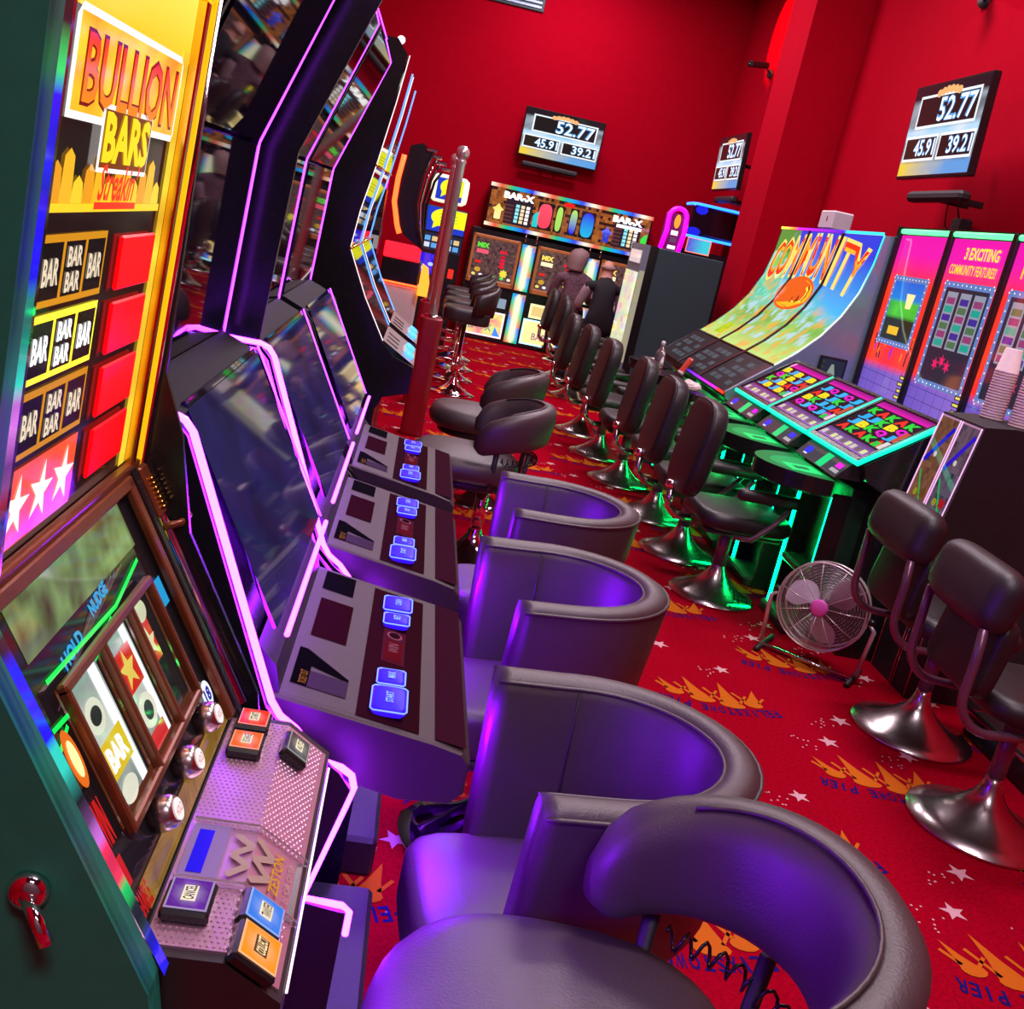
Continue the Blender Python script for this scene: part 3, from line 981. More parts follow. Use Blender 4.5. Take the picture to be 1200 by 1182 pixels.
    tr.rect(-0.075, -0.045, -0.015, 0.12, H('#3c0818', 0.45), 1)
    tr.poly([(-0.085, -0.225), (-0.085, -0.10), (-0.072, -0.10), (0.0, -0.165), (0.0, -0.172), (-0.06, -0.155), (-0.06, -0.225)], H('#060506', 0.45), 1)
    tr.rect(-0.06, -0.225, 0.0, -0.172, H('#5a4a58', 0.45), 1)
    tr.rect(0.018, -0.262, 0.115, 0.25, H('#40101e', 0.45), 1)
    tr.rect(0.14, -0.262, 0.188, 0.265, H('#4c1a30', 0.45), 1)
    tr.rect(0.045, -0.058, 0.085, 0.075, H('#6a2438', 0.45), 2)
    tr.rect(0.05, -0.05, 0.08, 0.03, H('#7a1420', 0.45), 3)
    tr.text('WIN', 0.065 - 0.018, 0.0 - 0.009, 0.065 + 0.018, 0.0 + 0.009, H('#d08890', 0.45), 4, rot=pi / 2)
    tr.ell(0.065, 0.052, 0.014, 0.016, H('#c07080', 0.45), 3)
    tr.ell(0.065, 0.052, 0.010, 0.012, H('#3a0c18', 0.45), 4)
    tr.text('TICKET OUT', -0.068 - 0.022, -0.20 - 0.006, -0.068 + 0.022, -0.20 + 0.006, H('#c89a30', 0.45), 3, rot=pi / 2)
    tr.build('console_print', cmap, 'print', con)
    MB().tube([(0.145, -0.02, 0.640), (0.145, 0.12, 0.640)], 0.011, 8).build('under_light', 'purple_under', con)  # unseen strip, placed and sized for the violet light on the chair backs
    for (v, w, dpt, wd) in ((-0.205, 0.040, 0.027, 'START'), (-0.130, 0.026, 0.022, 'MAX'), (0.105, 0.024, 0.023, 'BET'), (0.178, 0.034, 0.026, 'CASH')):
        z = ct(0.065)
        bt = MB().cushion(0.065 - dpt, 0.065 + dpt, v - w, v + w, z + 0.001, z + 0.015, 0.005, 7, 28).build('lit_button', 'bluebtn', con)
        MB().tube([(0.065 + dpt * 1.02 * cx_, v + w * 1.02 * cy_, z + 0.0125) for cx_, cy_ in ((1, -.85), (1, .85), (.85, 1), (-.85, 1), (-1, .85), (-1, -.85), (-.85, -1), (.85, -1))], 0.0013, 6, closed=True).build('button_ring', 'blueglow', bt)
        la = Art().text(wd, 0.065 - w * 0.42, v - 0.006, 0.065 + w * 0.42, v + 0.006, H('#9fc4ff'), 1, 0.02, rot=pi / 2)
        la.build('button_word', lambda u, vv, h, z=z: (u, vv, z + 0.0155 + h), 'screen', bt)
    # foot plinth
    MB().box(-0.10, 0.13, -0.26, 0.26, 0.0, 0.10, 0.01).build('foot_plinth', 'black_matte', t)
    return t


vm = violet_machine(True, False)
vm.location = (0, 1.61, 0)
vm['label'] = 'violet-lit slot machine directly behind the gold fruit machine'
vm['group'] = 'violet-lit slot machines'
vm2 = violet_machine(True, True)
vm2.location = (0, 2.29, 0)
vm2['label'] = 'middle one of the three violet-lit slot machines in the left row'
vm2['group'] = 'violet-lit slot machines'
vm3 = violet_machine(False)
vm3.location = (0, 2.955, 0)
vm3['label'] = 'farthest of the three violet-lit slot machines in the left row'
vm3['group'] = 'violet-lit slot machines'


# ================================================================== curved-screen machines further down the left row
def curved_machine():
    t = thing('slot_machine', 'x', 'slot machine')
    W = 0.30
    fr = [(0.03, 0.845), (-0.06, 0.875), (-0.12, 0.93), (-0.22, 1.09), (-0.31, 1.27), (-0.295, 1.42), (-0.262, 1.60), (-0.225, 1.85), (-0.205, 2.02)]
    prof = [(-0.85, 0), (-0.10, 0), (-0.10, 0.64), (-0.075, 0.70), (0.028, 0.735)] + fr + [(-0.25, 2.07), (-0.85, 2.07)]
    MB().prism(prof, -W, W).build('cabinet_body', 'black', t)
    gl = [p for p in fr[2:]]

    def strip(pts, y0, y1, nm, mt, off=0.006, par=t):
        m = MB()
        ring = []
        for (x, z) in pts:
            ring.append([(x + off, y0, z), (x + off, y1, z)])
        m.loft(ring, closed=False)
        return m.build(nm, mt, par)
    g = strip(gl[:3], -W + 0.02, W - 0.02, 'lower_screen', 'glass')
    g2 = strip(gl[2:], -W + 0.02, W - 0.02, 'upper_screen', 'glass')
    for sgn, mt in ((-1, 'white_led'), (1, 'blue_edge')):
        MB().tube([(x + 0.008, sgn * (W - 0.012), z) for x, z in gl], 0.0018, 6).build('light_line', mt, t)
    for z in (1.27, 1.60):
        x = -0.31 if z < 1.5 else -0.262
        MB().tube([(x + 0.012, -W, z), (x + 0.012, W, z)], 0.006, 6).build('screen_rail', 'gold', t)
    pa = Art()
    pa.rect(-0.26, 0.0, 0.26, 0.165, H('#a89c98'), 0)
    for q in range(3):
        pa.rect(-0.2 + q * 0.12, 0.09, -0.15 + q * 0.12, 0.15, H('#241a1c'), 1)
    pa.ell(0.0, 0.035, 0.17, 0.033, H('#d8d4b0'), 1)
    pm = plane_map((0.03, 0, 0.848), (0, 1, 0), (-0.15, 0, 0.085))
    pa.build('console_print', pm, 'gloss_print', t)
    for v in (-0.12, 0.1):
        m = MB().cushion(-0.055, 0.055, -0.022, 0.022, 0, 0.014, 0.005, 6, 20)
        m.v = [tuple(pm(x + v, y + 0.035, z + 0.001)) for x, y, z in m.v]
        m.build('lit_button', 'cyanbtn', t)
    to = Art()
    to.raster(-0.26, 0, 0.26, 0.10, 12, 2, lambda u, v: mix(H('#e8e8c0'), H('#205060'), 2 * fbm(u * 6, v, 3) - 0.4), 0)
    to.build('topper_picture', plane_map((-0.218, 0, 1.91), (0, 1, 0), (0.012, 0, 0.11)), 'screen', t)
    MB().sphere((-0.24, -W + 0.03, 2.070), 0.016, n=10, m=6).build('top_lamp', 'white_led', t)
    return t


M['blue_edge'] = led('blue_edge_led', (0.1, 0.3, 1.0), 2.5)
M['cyanbtn'] = mat('cyan_lit_button', (0.02, 0.1, 0.2), 0.2, emit=(0.05, 0.35, 1.0), strength=2.2)
cm = curved_machine()
cm.location = (0, 4.52, 0)
cm['label'] = 'tall curved-screen slot machine behind the violet ones, nearer of two'
cm['group'] = 'curved-screen slot machines'
dup(cm, (0, 5.20, 0), 0, 'tall curved-screen slot machine next to the red post with chrome pole')


# ================================================================== seating
def trumpet(m, r=0.21, h=0.42, post=0.028, c=(0, 0), flare=0.16):
    prof = [(r * 0.98, 0.0), (r, 0.004), (r * 0.985, 0.012)]
    for i in range(1, 9):
        t = i / 8
        prof.append((post + (r * 0.97 - post) * (1 - t) ** 2.1, 0.012 + flare * t ** 1.15))
    m.lathe(prof, (c[0], c[1], 0), 32)
    return m


def tub_chair():
    t = thing('tub_chair', 'x', 'chair')
    HW, TOP, BR, XF = 0.208, 0.735, 0.235, 0.15
    path = []
    NA = 7
    for i in range(NA):
        path.append((XF - XF * i / (NA - 1), HW, 0, 1, i / (NA - 1) * 0.25))
    for i in range(1, 20):
        an = pi / 2 + pi * i / 20
        path.append((BR * cos(an), HW * sin(an), cos(an) / BR, sin(an) / HW, 0.25 + 0.5 * i / 20))
    for i in range(NA):
        path.append((XF * i / (NA - 1), -HW, 0, -1, 0.75 + i / (NA - 1) * 0.25))
    th = 0.034
    rings, top_in, top_out = [], [], []
    for (x, y, nx, ny, s) in path:
        L = sqrt(nx * nx + ny * ny)
        nx, ny = nx / L, ny / L
        mid = 1 - min(1, abs(s - 0.5) / 0.30)
        zb = 0.31 + 0.17 * (max(0, mid) ** 0.5 if mid > 0 else 0)
        rim = TOP + 0.005 * mid
        ring = []
        for (o, z) in ((-th * .6, zb), (-th, zb + 0.02), (-th, (zb + rim) / 2), (-th, rim - 0.03), (-th * .8, rim - 0.008), (-th * .3, rim), (th * .3, rim), (th * .8, rim - 0.008), (th, rim - 0.03), (th, (zb + rim) / 2), (th, zb + 0.02), (th * .6, zb)):
            tap = 0.045 * (1 - (z - 0.31) / (rim - 0.31))
            ring.append((x + nx * (o - tap), y + ny * (o - tap), z))
        rings.append(ring)
        top_in.append((x - nx * th * 0.9, y - ny * th * 0.9, rim - 0.012))
        top_out.append((x + nx * th * 0.9, y + ny * th * 0.9, rim - 0.014))
    sh = MB().loft(rings, cap=True, smooth=True).build('shell', 'leather', t)
    pp = MB().tube(top_in, 0.004, 6)
    pp.tube(top_out, 0.004, 6)
    pp.build('piping', 'leather', sh)
    for s_ in (1, -1):
        MB().tube([(0.0, s_ * (HW - th - 0.001 - 0.045 * (1 - (z - .31) / .425)), z) for z in (0.33, 0.45, 0.6, 0.72)], 0.0022, 5).build('seam', 'leather_black', sh)
    MB().cushion(-0.12, 0.275, -0.165, 0.165, 0.305, 0.43, 0.03, 5, 40, 0.010).build('seat', 'leather', t)
    MB().box(-0.10, 0.262, -0.15, 0.15, 0.27, 0.31, 0.015).build('seat_base', 'leather_black', t)
    MB().lathe([(0.028, 0.15), (0.028, 0.29)], (0.05, 0, 0), 20).build('column', 'chrome', t)
    trumpet(MB(), 0.22, c=(0.05, 0)).build('base', 'chrome', t)
    return t


tc = tub_chair()
tc.location = (0.43, 1.485, 0)
tc.rotation_euler = (0, 0, pi + 0.10)
tc['label'] = 'grey leather tub chair nearest the camera of the three with tall straight arms'
tc['group'] = 'tub chairs at the violet machines'
dup(tc, (0.45, 2.26, 0), pi + 0.16, 'middle one of the three grey tub chairs with tall straight arms')
dup(tc, (0.52, 2.97, 0), pi + 0.03, 'grey tub chair with tall arms at the farthest violet machine')


def round_chair(name, label, seat_z, loc, rz, group):
    t = thing(name, label, 'chair', loc, rz, group)
    MB().cushion(-0.13, 0.355, -0.235, 0.235, seat_z - 0.11, seat_z, 0.05, 2.6, 44, 0.012).build('seat', 'leather', t)
    MB().cushion(-0.10, 0.30, -0.19, 0.19, seat_z - 0.145, seat_z - 0.105, 0.015, 2.6, 36).build('seat_base', 'leather_black', t)
    rings, rim = [], []
    R = 0.215
    N = 34
    for i in range(N + 1):
        s = -1 + 2 * i / N
        an = pi + s * radians(112)
        k = 1 - abs(s) ** 2.6
        endk = min(1.0, (1 - abs(s)) / 0.13)
        endk = sqrt(max(0.0, 1 - (1 - endk) ** 2))
        ztop = seat_z + 0.15 + 0.11 * k
        zbot = seat_z - 0.02 + 0.07 * k + 0.03
        zm = (ztop + zbot) / 2
        hh = (ztop - zbot) / 2 * max(0.40, endk)
        th = 0.036 * max(0.45, endk) + 0.006 * k
        nx, ny = cos(an), sin(an)
        ring = []
        for j in range(16):
            a = 2 * pi * j / 16
            ca, sa = cos(a), sin(a)
            kk = (abs(ca) ** 3.5 + abs(sa) ** 3.5) ** (-1 / 3.5)
            z = zm + hh * sa * kk
            rr = R + th * ca * kk + 0.10 * (z - seat_z - 0.1)
            ring.append((0.01 + nx * rr * 0.97, ny * rr, z))
        rings.append(ring)
        rim.append((0.01 + nx * (R - th * 0.4 + 0.05 * (ztop - seat_z - .1)) * .97, ny * (R - th * 0.4 + 0.05 * (ztop - seat_z - .1)), zm + hh * 0.985))
    bk = MB().loft(rings, cap=True, smooth=True).build('backrest', 'leather', t)
    MB().tube(rim[5:-5], 0.0035, 6).build('piping', 'leather', bk)
    for s_ in (-0.75, -0.35, 0.35, 0.75):
        an = pi + s_ * radians(112)
        MB().tube([(0.01 + cos(an) * 0.13, sin(an) * 0.15, seat_z - 0.13), (0.01 + cos(an) * 0.20, sin(an) * 0.20, seat_z - 0.10), (0.01 + cos(an) * 0.212, sin(an) * 0.212, seat_z + 0.06)], 0.012, 8).build('back_bracket', 'black_matte', t)
    # coil of black spring wire under the back
    sp_ = []
    for i in range(150):
        an = pi - 1.35 + 2.7 * i / 149
        sp_.append((0.01 + cos(an) * (0.205 + 0.012 * cos(i * 0.9)), sin(an) * (0.205 + 0.012 * cos(i * 0.9)), seat_z + 0.012 + 0.016 * sin(i * 0.9)))
    MB().tube(sp_, 0.0028, 5).build('spring_wire', 'black', t)
    MB().lathe([(0.03, 0.14), (0.03, seat_z - 0.15)], (0, 0, 0), 20).build('column', 'chrome', t)
    trumpet(MB(), 0.22).build('base', 'chrome', t)
    return t


round_chair('round_chair', 'large round grey leather seat with wrap-around back in the bottom foreground', 0.60, (0.435, 0.965, 0), pi - 0.10, 'round-backed chairs in the left row')
round_chair('round_chair', 'round-backed grey leather chair beyond the tub chairs, nearer of two', 0.51, (0.44, 4.40, 0), pi - 0.05, 'round-backed chairs in the left row')
round_chair('round_chair', 'farther round-backed grey leather chair in front of the red post', 0.51, (0.52, 5.42, 0), pi - 0.1, 'round-backed chairs in the left row')


def arm_stool():
    """gaming stool of the right row, front towards +x"""
    t = thing('gaming_stool', 'x', 'stool')
    m = MB().cushion(-0.225, 0.225, -0.195, 0.195, -0.045, 0.045, 0.03, 3.6, 40)
    rot = Matrix.Translation((-0.255, 0, 0.70)) @ Matrix.Rotation(radians(-83), 4, 'Y')
    m.xform(rot)
    bk = m.build('backrest', 'leather_black', t)
    pip = [(0.218 * cos(a) * (abs(cos(a)) ** 3.6 + abs(sin(a)) ** 3.6) ** (-1 / 3.6), 0.19 * sin(a) * (abs(cos(a)) ** 3.6 + abs(sin(a)) ** 3.6) ** (-1 / 3.6), 0.034) for a in [2 * pi * i / 40 for i in range(40)]]
    MB().tube(pip, 0.004, 6, closed=True).xform(rot).build('piping', 'leather_black', bk)
    MB().cushion(-0.21, 0.25, -0.215, 0.215, 0.37, 0.455, 0.035, 4.2, 40, 0.01).build('seat', 'leather_black', t)
    MB().box(-0.17, 0.2, -0.16, 0.16, 0.345, 0.372, 0.008).build('seat_plate', 'black_matte', t)
    MB().tube([(-0.20, 0, 0.36), (-0.275, 0, 0.36), (-0.32, 0, 0.40), (-0.325, 0, 0.50)], 0.019, 10).build('back_bar', 'steel', t)
    MB().lathe([(0.028, 0), (0.028, 0.03), (0.014, 0.036)], (-0.328, 0, 0.49), 16).build('bracket_boss', 'chrome', t)
    for s_ in (-1, 1):
        MB().tube([(-0.05, s_ * 0.21, 0.36), (0.02, s_ * 0.25, 0.37), (0.10, s_ * 0.25, 0.45), (0.16, s_ * 0.25, 0.54)], 0.013, 8).build('arm_tube', 'pole', t)
        MB().cushion(-0.10, 0.20, s_ * 0.25 - 0.035, s_ * 0.25 + 0.035, 0.545, 0.60, 0.024, 3.2, 24).build('arm_pad', 'leather_black', t)
    MB().lathe([(0.033, 0.16), (0.033, 0.35)], (0, 0, 0), 20).build('column', 'pole', t)
    trumpet(MB(), 0.21, flare=0.18).build('base', 'steel', t)
    return t


ast = arm_stool()
ast.location = (1.63, 4.50, 0)
ast.rotation_euler = (0, 0, 0.02)
ast['label'] = 'black gaming stool with padded arms nearest the floor fan'
ast['group'] = 'black gaming stools along the right bank'
for k, (x, y, rz, lb) in enumerate((
        (1.60, 5.10, 0.0, 'black gaming stool second from the floor fan'),
        (1.60, 5.78, -0.03, 'black gaming stool third from the floor fan'),
        (1.52, 6.52, 0.0, 'black gaming stool fourth from the floor fan'),
        (1.49, 7.26, 0.02, 'black gaming stool fifth from the floor fan'),
        (1.47, 8.02, 0.0, 'black gaming stool sixth from the floor fan, last in its row'),
        (1.62, 9.75, 0.05, 'black gaming stool beside the slate cabinet, right of the seated couple'),
        (1.70, 10.35, 0.0, 'black gaming stool just in front of the seated man'),
        (1.66, 11.0, 0.0, 'black gaming stool just in front of the seated woman'))):
    dup(ast, (x, y, 0), rz, lb)


def tube_stool():
    """stool with a rolled pad and bent tube frame, front towards +x"""
    t = thing('tube_frame_stool', 'x', 'stool')
    m = MB().cushion(-0.10, 0.10, -0.205, 0.205, -0.055, 0.055, 0.05, 5, 36)
    m.xform(Matrix.Translation((-0.27, 0, 0.775)) @ Matrix.Rotation(radians(-80), 4, 'Y'))
    m.build('back_pad', 'leather_dark', t)
    m = MB().cushion(-0.13, 0.13, -0.17, 0.17, -0.03, 0.03, 0.02, 7, 32)
    m.xform(Matrix.Translation((-0.225, 0, 0.60)) @ Matrix.Rotation(radians(-82), 4, 'Y'))
    m.build('back_panel', 'leather_black', t)
    MB().cushion(-0.19, 0.22, -0.2, 0.2, 0.42, 0.50, 0.035, 4.2, 36, 0.01).build('seat', 'leather_black', t)
    for s_ in (-1, 1):
        pts = [(-0.305, s_ * 0.175, 0.70), (-0.30, s_ * 0.18, 0.60)]
        for i in range(7):
            a = pi + pi / 2 * i / 6
            pts.append((-0.19 + 0.11 * cos(a), s_ * 0.18, 0.50 + 0.11 * sin(a)))
        pts.append((0.0, s_ * 0.15, 0.39))
        MB().tube(pts, 0.014, 10).build('frame_tube', 'pole', t)
    MB().box(-0.05, 0.05, -0.16, 0.16, 0.365, 0.425, 0.01).build('seat_bracket', 'black_matte', t)
    MB().lathe([(0.026, 0.15), (0.026, 0.38)], (0, 0, 0), 20).build('column', 'pole', t)
    trumpet(MB(), 0.225, post=0.027, flare=0.17).build('base', 'steel', t)
    return t


ts = tube_stool()
ts.location = (2.09, 3.30, 0)
ts.rotation_euler = (0, 0, -0.02)
ts['label'] = 'black bent-tube stool beside the floor fan'
ts['group'] = 'bent-tube stools on the right'
dup(ts, (2.02, 2.68, 0), -0.05, 'black bent-tube stool at the right edge, nearest the camera')


def bar_stool():
    t = thing('bar_stool', 'x', 'stool')
    MB().cushion(-0.2, 0.2, -0.2, 0.2, 0.62, 0.74, 0.03, 6, 28, 0.008).build('seat', 'leather_dark', t)
    m = MB()
    rings = []
    for i in range(13):
        an = pi + radians(-75 + 150 * i / 12)
        hgt = 0.22 - 0.10 * abs(i - 6) / 6
        rings.append([(0.02 + cos(an) * r_, sin(an) * r_, z) for r_, z in ((0.20, 0.70), (0.25, 0.70), (0.275, 0.72 + hgt), (0.25, 0.75 + hgt), (0.225, 0.72 + hgt))])
    m.loft(rings, cap=True, smooth=True).build('backrest', 'leather_dark', t)
    MB().lathe([(0.026, 0.12), (0.026, 0.35), (0.02, 0.352), (0.02, 0.62)], (0, 0, 0), 16).build('column', 'chrome', t)
    MB().tube([(0.13 * cos(a) + 0.05, 0.13 * sin(a), 0.27) for a in [2 * pi * i / 20 for i in range(20)]], 0.009, 6, closed=True).build('foot_ring', 'chrome', t)
    trumpet(MB(), 0.2, flare=0.13).build('base', 'chrome', t)
    return t


bs = bar_stool()
bs.location = (0.42, 8.7, 0)
bs.rotation_euler = (0, 0, pi)
bs['label'] = 'black bar stool with foot ring, nearest of those behind the chrome pole'
bs['group'] = 'bar stools behind the chrome pole'
dup(bs, (0.43, 9.45, 0), pi, 'second black bar stool behind the chrome pole')
dup(bs, (0.46, 10.15, 0), pi, 'third black bar stool behind the chrome pole')
dup(bs, (0.46, 10.85, 0), pi, 'farthest black bar stool behind the chrome pole')


# ================================================================== right side: curved community bank
CR = [(1.86, 0.815), (1.98, 0.915), (2.11, 1.02), (2.22, 1.115), (2.335, 1.24), (2.42, 1.37), (2.485, 1.52), (2.52, 1.69), (2.535, 1.86)]
AY0, AY1 = 5.82, 7.62
ba = thing('community_machine_bank', 'three-seat bank of curved COMMUNITY GOLD screens with dark lower displays', 'slot machine', (2.4, 6.7, 0))


def curve_at(pts, t):
    x = t * (len(pts) - 1)
    i = min(int(x), len(pts) - 2)
    return lerp2(pts[i], pts[i + 1], x - i)


back = [(2.75, 1.89), (2.75, 0.0), (1.98, 0.0), (1.98, 0.72), (1.87, 0.78)]
MB().prism([(x + 0.012, z - 0.004) for x, z in CR] + back, AY0 + 0.02, AY1 - 0.02).build('cabinet_body', 'black', ba, True)
for y0, y1, mt in ((AY0 - 0.01, AY0 + 0.02, 'silver_side'), (AY1 - 0.02, AY1 + 0.01, 'black')):
    MB().prism([(x, z + 0.003) for x, z in CR] + back, y0, y1).build('side_panel', mt, ba, True)
cw = (AY1 - AY0) / 3
# upper picture runs across all three columns
UPC = CR[2:]
LOC = CR[:3]
for q in range(3):
    ya, yb = AY1 - cw * q - 0.018, AY1 - cw * (q + 1) + 0.018

    def cmap(u, v, h, ya=ya, yb=yb):
        p = curve_at(UPC, min(1, max(0, v)))
        p2 = curve_at(UPC, min(1, max(0, v) + 0.02)) if v < 0.98 else p
        return (p[0] - h - 0.002, ya + (yb - ya) * u, p[1] + h * 0.5)

    def land(u, v, q=q):
        w = q + u
        n = fbm(w * 2.6, v * 5.0, 1.0)
        n2 = fbm(w * 6, v * 9, 4.0)
        sky = mix(H('#20b8f0'), H('#1040d8'), (v - 0.6) * 2.6 + 0.1 * w)
        c = mix(H('#9ad860'), H('#58b050'), n * 1.3)
        c = mix(c, H('#c8e888'), max(0, 1 - v * 3) * 0.8)
        if v > 0.3 + 0.25 * n and v < 0.75:
            c = mix(c, H('#50c8b0'), 0.75)
        if n2 > 0.62 and v < 0.7:
            c = mix(c, H('#e8a848'), 0.7)
        if n2 < 0.36 and v > 0.15:
            c = mix(c, H('#b0d8f0'), 0.75)
        edge = 0.62 - 0.10 * w + 0.12 * n
        if w > 0.75 and v > edge:
            c = mix(c, sky, min(1, (v - edge) * 7))
        elif v > 0.85:
            c = mix(c, H('#3a8030'), 0.8)
        return c
    A = Art()
    A.raster(0, 0, 1, 1, 22, 48, land, 0)
    wd = ('COM', 'MUN', 'ITY')[q]

    def wp(x, y, p, q=q):
        w = (q + p[0]) / 3
        lift = 0.055 * (1 - (2 * w - 1) ** 2) * 1.6
        return (p[0], p[1] + lift - 0.03)
    for (g, colr, kk) in ((0.035, H('#ffe070'), 2), (0.012, H('#f03810'), 3)):
        A.text(wd, 0.03 - g * .6 + (0.08 if q == 0 else 0), 0.66 - g, (0.97 if q < 2 else 0.86) + g * .6, 0.90 + g, colr, kk, 0.03, warp=wp)
    A.text(wd, 0.06 + (0.08 if q == 0 else 0), 0.69, 0.94 if q < 2 else 0.83, 0.88, lambda x, y: mix(H('#ff8820'), H('#ffb830'), y), 4, 0.0, warp=wp)
    if q == 1:
        A.ell(0.42, 0.57, 0.56, 0.135, H('#e06010'), 5, 24)
        A.ell(0.42, 0.57, 0.52, 0.115, H('#ffb818'), 6, 24)
        A.text('GOLD', 0.01, 0.485, 0.85, 0.655, H('#8a2804'), 7, 0.05)
        A.text('GOLD', 0.04, 0.50, 0.82, 0.64, H('#fff048'), 8, 0.0)
    if q == 0:
        A.raster(0.45, 0.06, 0.75, 0.2, 6, 5, lambda u, v: mix(H('#30c020'), H('#e8d020'), fbm(u * 4, v * 4, 8)), 2)
    A.build('curved_screen', cmap, 'screen', ba, True)

    def lmap(u, v, h, ya=ya, yb=yb):
        p = curve_at(LOC, min(1, max(0, v)))
        return (p[0] - h * 0.6, ya + (yb - ya) * u, p[1] + h * 0.8 + 0.003)
    B = Art()
    B.rect(0, 0, 1, 1, H('#0a0d0f'), 0)
    for r_ in range(4):
        for c_ in range(4):
            if (r_ * 5 + c_ * 3 + q) % 4:
                n = fbm(r_ * 1.7, c_ * 2.1, q)
                B.raster(0.12 + c_ * 0.2, 0.14 + r_ * 0.19, 0.28 + c_ * 0.2, 0.26 + r_ * 0.19, 3, 2, lambda u, v: mix(H('#2a3a44'), H('#5a7078'), fbm(u * 3 + r_, v * 3 + c_, q)), 1)
    if q == 2:
        B.raster(0.75, 0.5, 1, 1, 4, 4, lambda u, v: mix(H('#2a1a20'), H('#5a1c2a'), u), 2)
    B.build('lower_screen', lmap, 'screen_matte', ba, True)
for q in (1, 2):
    y = AY1 - cw * q
    MB().loft([[(x - 0.008, y - 0.016, z + 0.004), (x - 0.008, y + 0.016, z + 0.004), (x + 0.01, y + 0.016, z), (x + 0.01, y - 0.016, z)] for x, z in CR], cap=True).build('screen_divider', 'black', ba, True)
MB().box(2.10, 2.125, AY0, AY1, 1.012, 1.03, 0.004).build('screen_divider', 'black', ba, True)
# coloured light edge
eb = Art()
eb.raster(0, 0, 1, 1, 1, 40, lambda u, v: (mix(H('#f4ffe0', 1.3), H('#20e8e8', 1.4), max(0, (v - 0.55)) * 4) if v < 0.85 else mix(H('#20e8e8', 1.4), H('#10c8d8', 1.4), 0.5)), 0)
eb.build('edge_light', lambda u, v, h: ((lambda p: (p[0] - 0.006 + u * 0.001, AY0 - 0.012 + 0.018 * u, p[1] + 0.006))(curve_at(UPC, v))), 'screen_hot', ba, True)
et = Art()
et.raster(0, 0, 1, 1, 24, 1, lambda u, v: mix(H('#f0e850'), H('#ff3030'), u * 5) if u < 0.2 else mix(H('#c020d0'), H('#2020e8'), (u - 0.2) * 2) if u < 0.7 else H('#20d0e8'), 0)
et.build('edge_light', lambda u, v, h: (2.528, AY1 + (AY0 - AY1) * u, 1.862 + 0.018 * v), 'screen_hot', ba, True)
ef = Art()
ef.raster(0, 0, 1, 1, 20, 1, lambda u, v: mix(H('#2020e8'), H('#d020e0'), u * 1.4) if u < 0.85 else H('#ff3018', 1.5), 0)
ef.build('edge_light', lambda u, v, h: (1.852, AY1 - 0.9 + (AY0 - AY1 + 0.9) * u, 0.80 + 0.016 * v), 'screen_hot', ba, True)
for q in range(3):
    yc = AY1 - cw * (q + 0.5)
    m = MB()
    prof = [(1.9, 0.68), (1.9, 0.755)]
    ring0, ring1 = [], []
    for i in range(17):
        a = pi / 2 + pi * i / 16
        ring0.append((1.86 + 0.27 * cos(a), yc + 0.24 * sin(a), 0.685))
        ring1.append((1.86 + 0.28 * cos(a), yc + 0.25 * sin(a), 0.75))
    m.loft([ring0, ring1], cap=True).build('play_shelf', 'black', ba, True)
    MB().box(1.90, 2.0, yc - 0.16, yc + 0.16, 0.0, 0.69, 0.01).build('pedestal', 'black_matte', ba, True)
    MB().tube([(1.895, yc - 0.165, 0.66), (1.895, yc - 0.165, 0.03)], 0.006, 6).build('led_strip', 'green_glow', ba, True)

# loose things on the near play shelves
yc2 = AY1 - cw * 0.5
yc3 = AY1 - cw * 1.5
bo = thing('spray_bottle', 'clear plastic spray bottle standing on the dark play shelf', 'bottle', (1.72, 7.0, 0.752))
MB().lathe([(0.034, 0), (0.036, 0.01), (0.036, 0.09), (0.028, 0.115), (0.013, 0.135), (0.013, 0.15)], (0, 0, 0), 16).build('bottle_body', 'clear', bo)
MB().lathe([(0.016, 0.15), (0.016, 0.175), (0.010, 0.185)], (0, 0, 0), 12).build('pump_cap', 'white', bo)
tg = Art()


def crumple(name, label, cat, loc, s, colr, seed):
    m = MB().sphere((0, 0, s * 0.45), s, s * 0.8, s * 0.45, 12, 8)
    m.v = [(x * (0.8 + 0.5 * fbm(x * 40, y * 40, seed)), y * (0.8 + 0.5 * fbm(y * 40, z * 40, seed)), max(0.0, z * (0.7 + 0.6 * fbm(z * 50, x * 50, seed)))) for x, y, z in m.v]
    m.sm = [False] * len(m.sm)
    o = m.build(name, colr, None)
    o.location = loc
    return tag(o, label, cat)


crumple('tissue', 'crumpled white tissue beside the spray bottle', 'tissue', (1.70, 7.16, 0.752), 0.045, 'paper', 3)
crumple('tissue', 'crumpled white wrapper on the shelf nearer the green consoles', 'tissue', (1.70, 6.02, 0.752), 0.07, 'paper', 9)
pk = thing('snack_packet', 'red and white packet leaning on the dark screen edge', 'packet', (1.81, 6.72, 0.765))
m = MB()
m.box(-0.012, 0.012, -0.045, 0.045, 0.0, 0.13, 0.01)
m.xform(Matrix.Rotation(radians(25), 4, 'Y'))
m.build('packet_body', mat('red_packet', H('#d84838'), 0.35, noise_scale=25, noise_amt=0.25), pk)
m = MB().box(-0.0125, 0.0125, -0.046, 0.046, 0.0, 0.03, 0.008).xform(Matrix.Rotation(radians(25), 4, 'Y'))
m.build('packet_label', 'paper', pk)
wb = thing('wifi_box', 'small white box standing on top of the curved community bank', 'box', (2.66, 6.95, 1.893))
MB().box(-0.07, 0.07, -0.12, 0.12, 0, 0.12, 0.008).build('box_body', 'white', wb)
MB().box(-0.073, -0.069, -0.025, -0.015, 0.05, 0.085, 0.002).build('box_slot', 'black', wb)

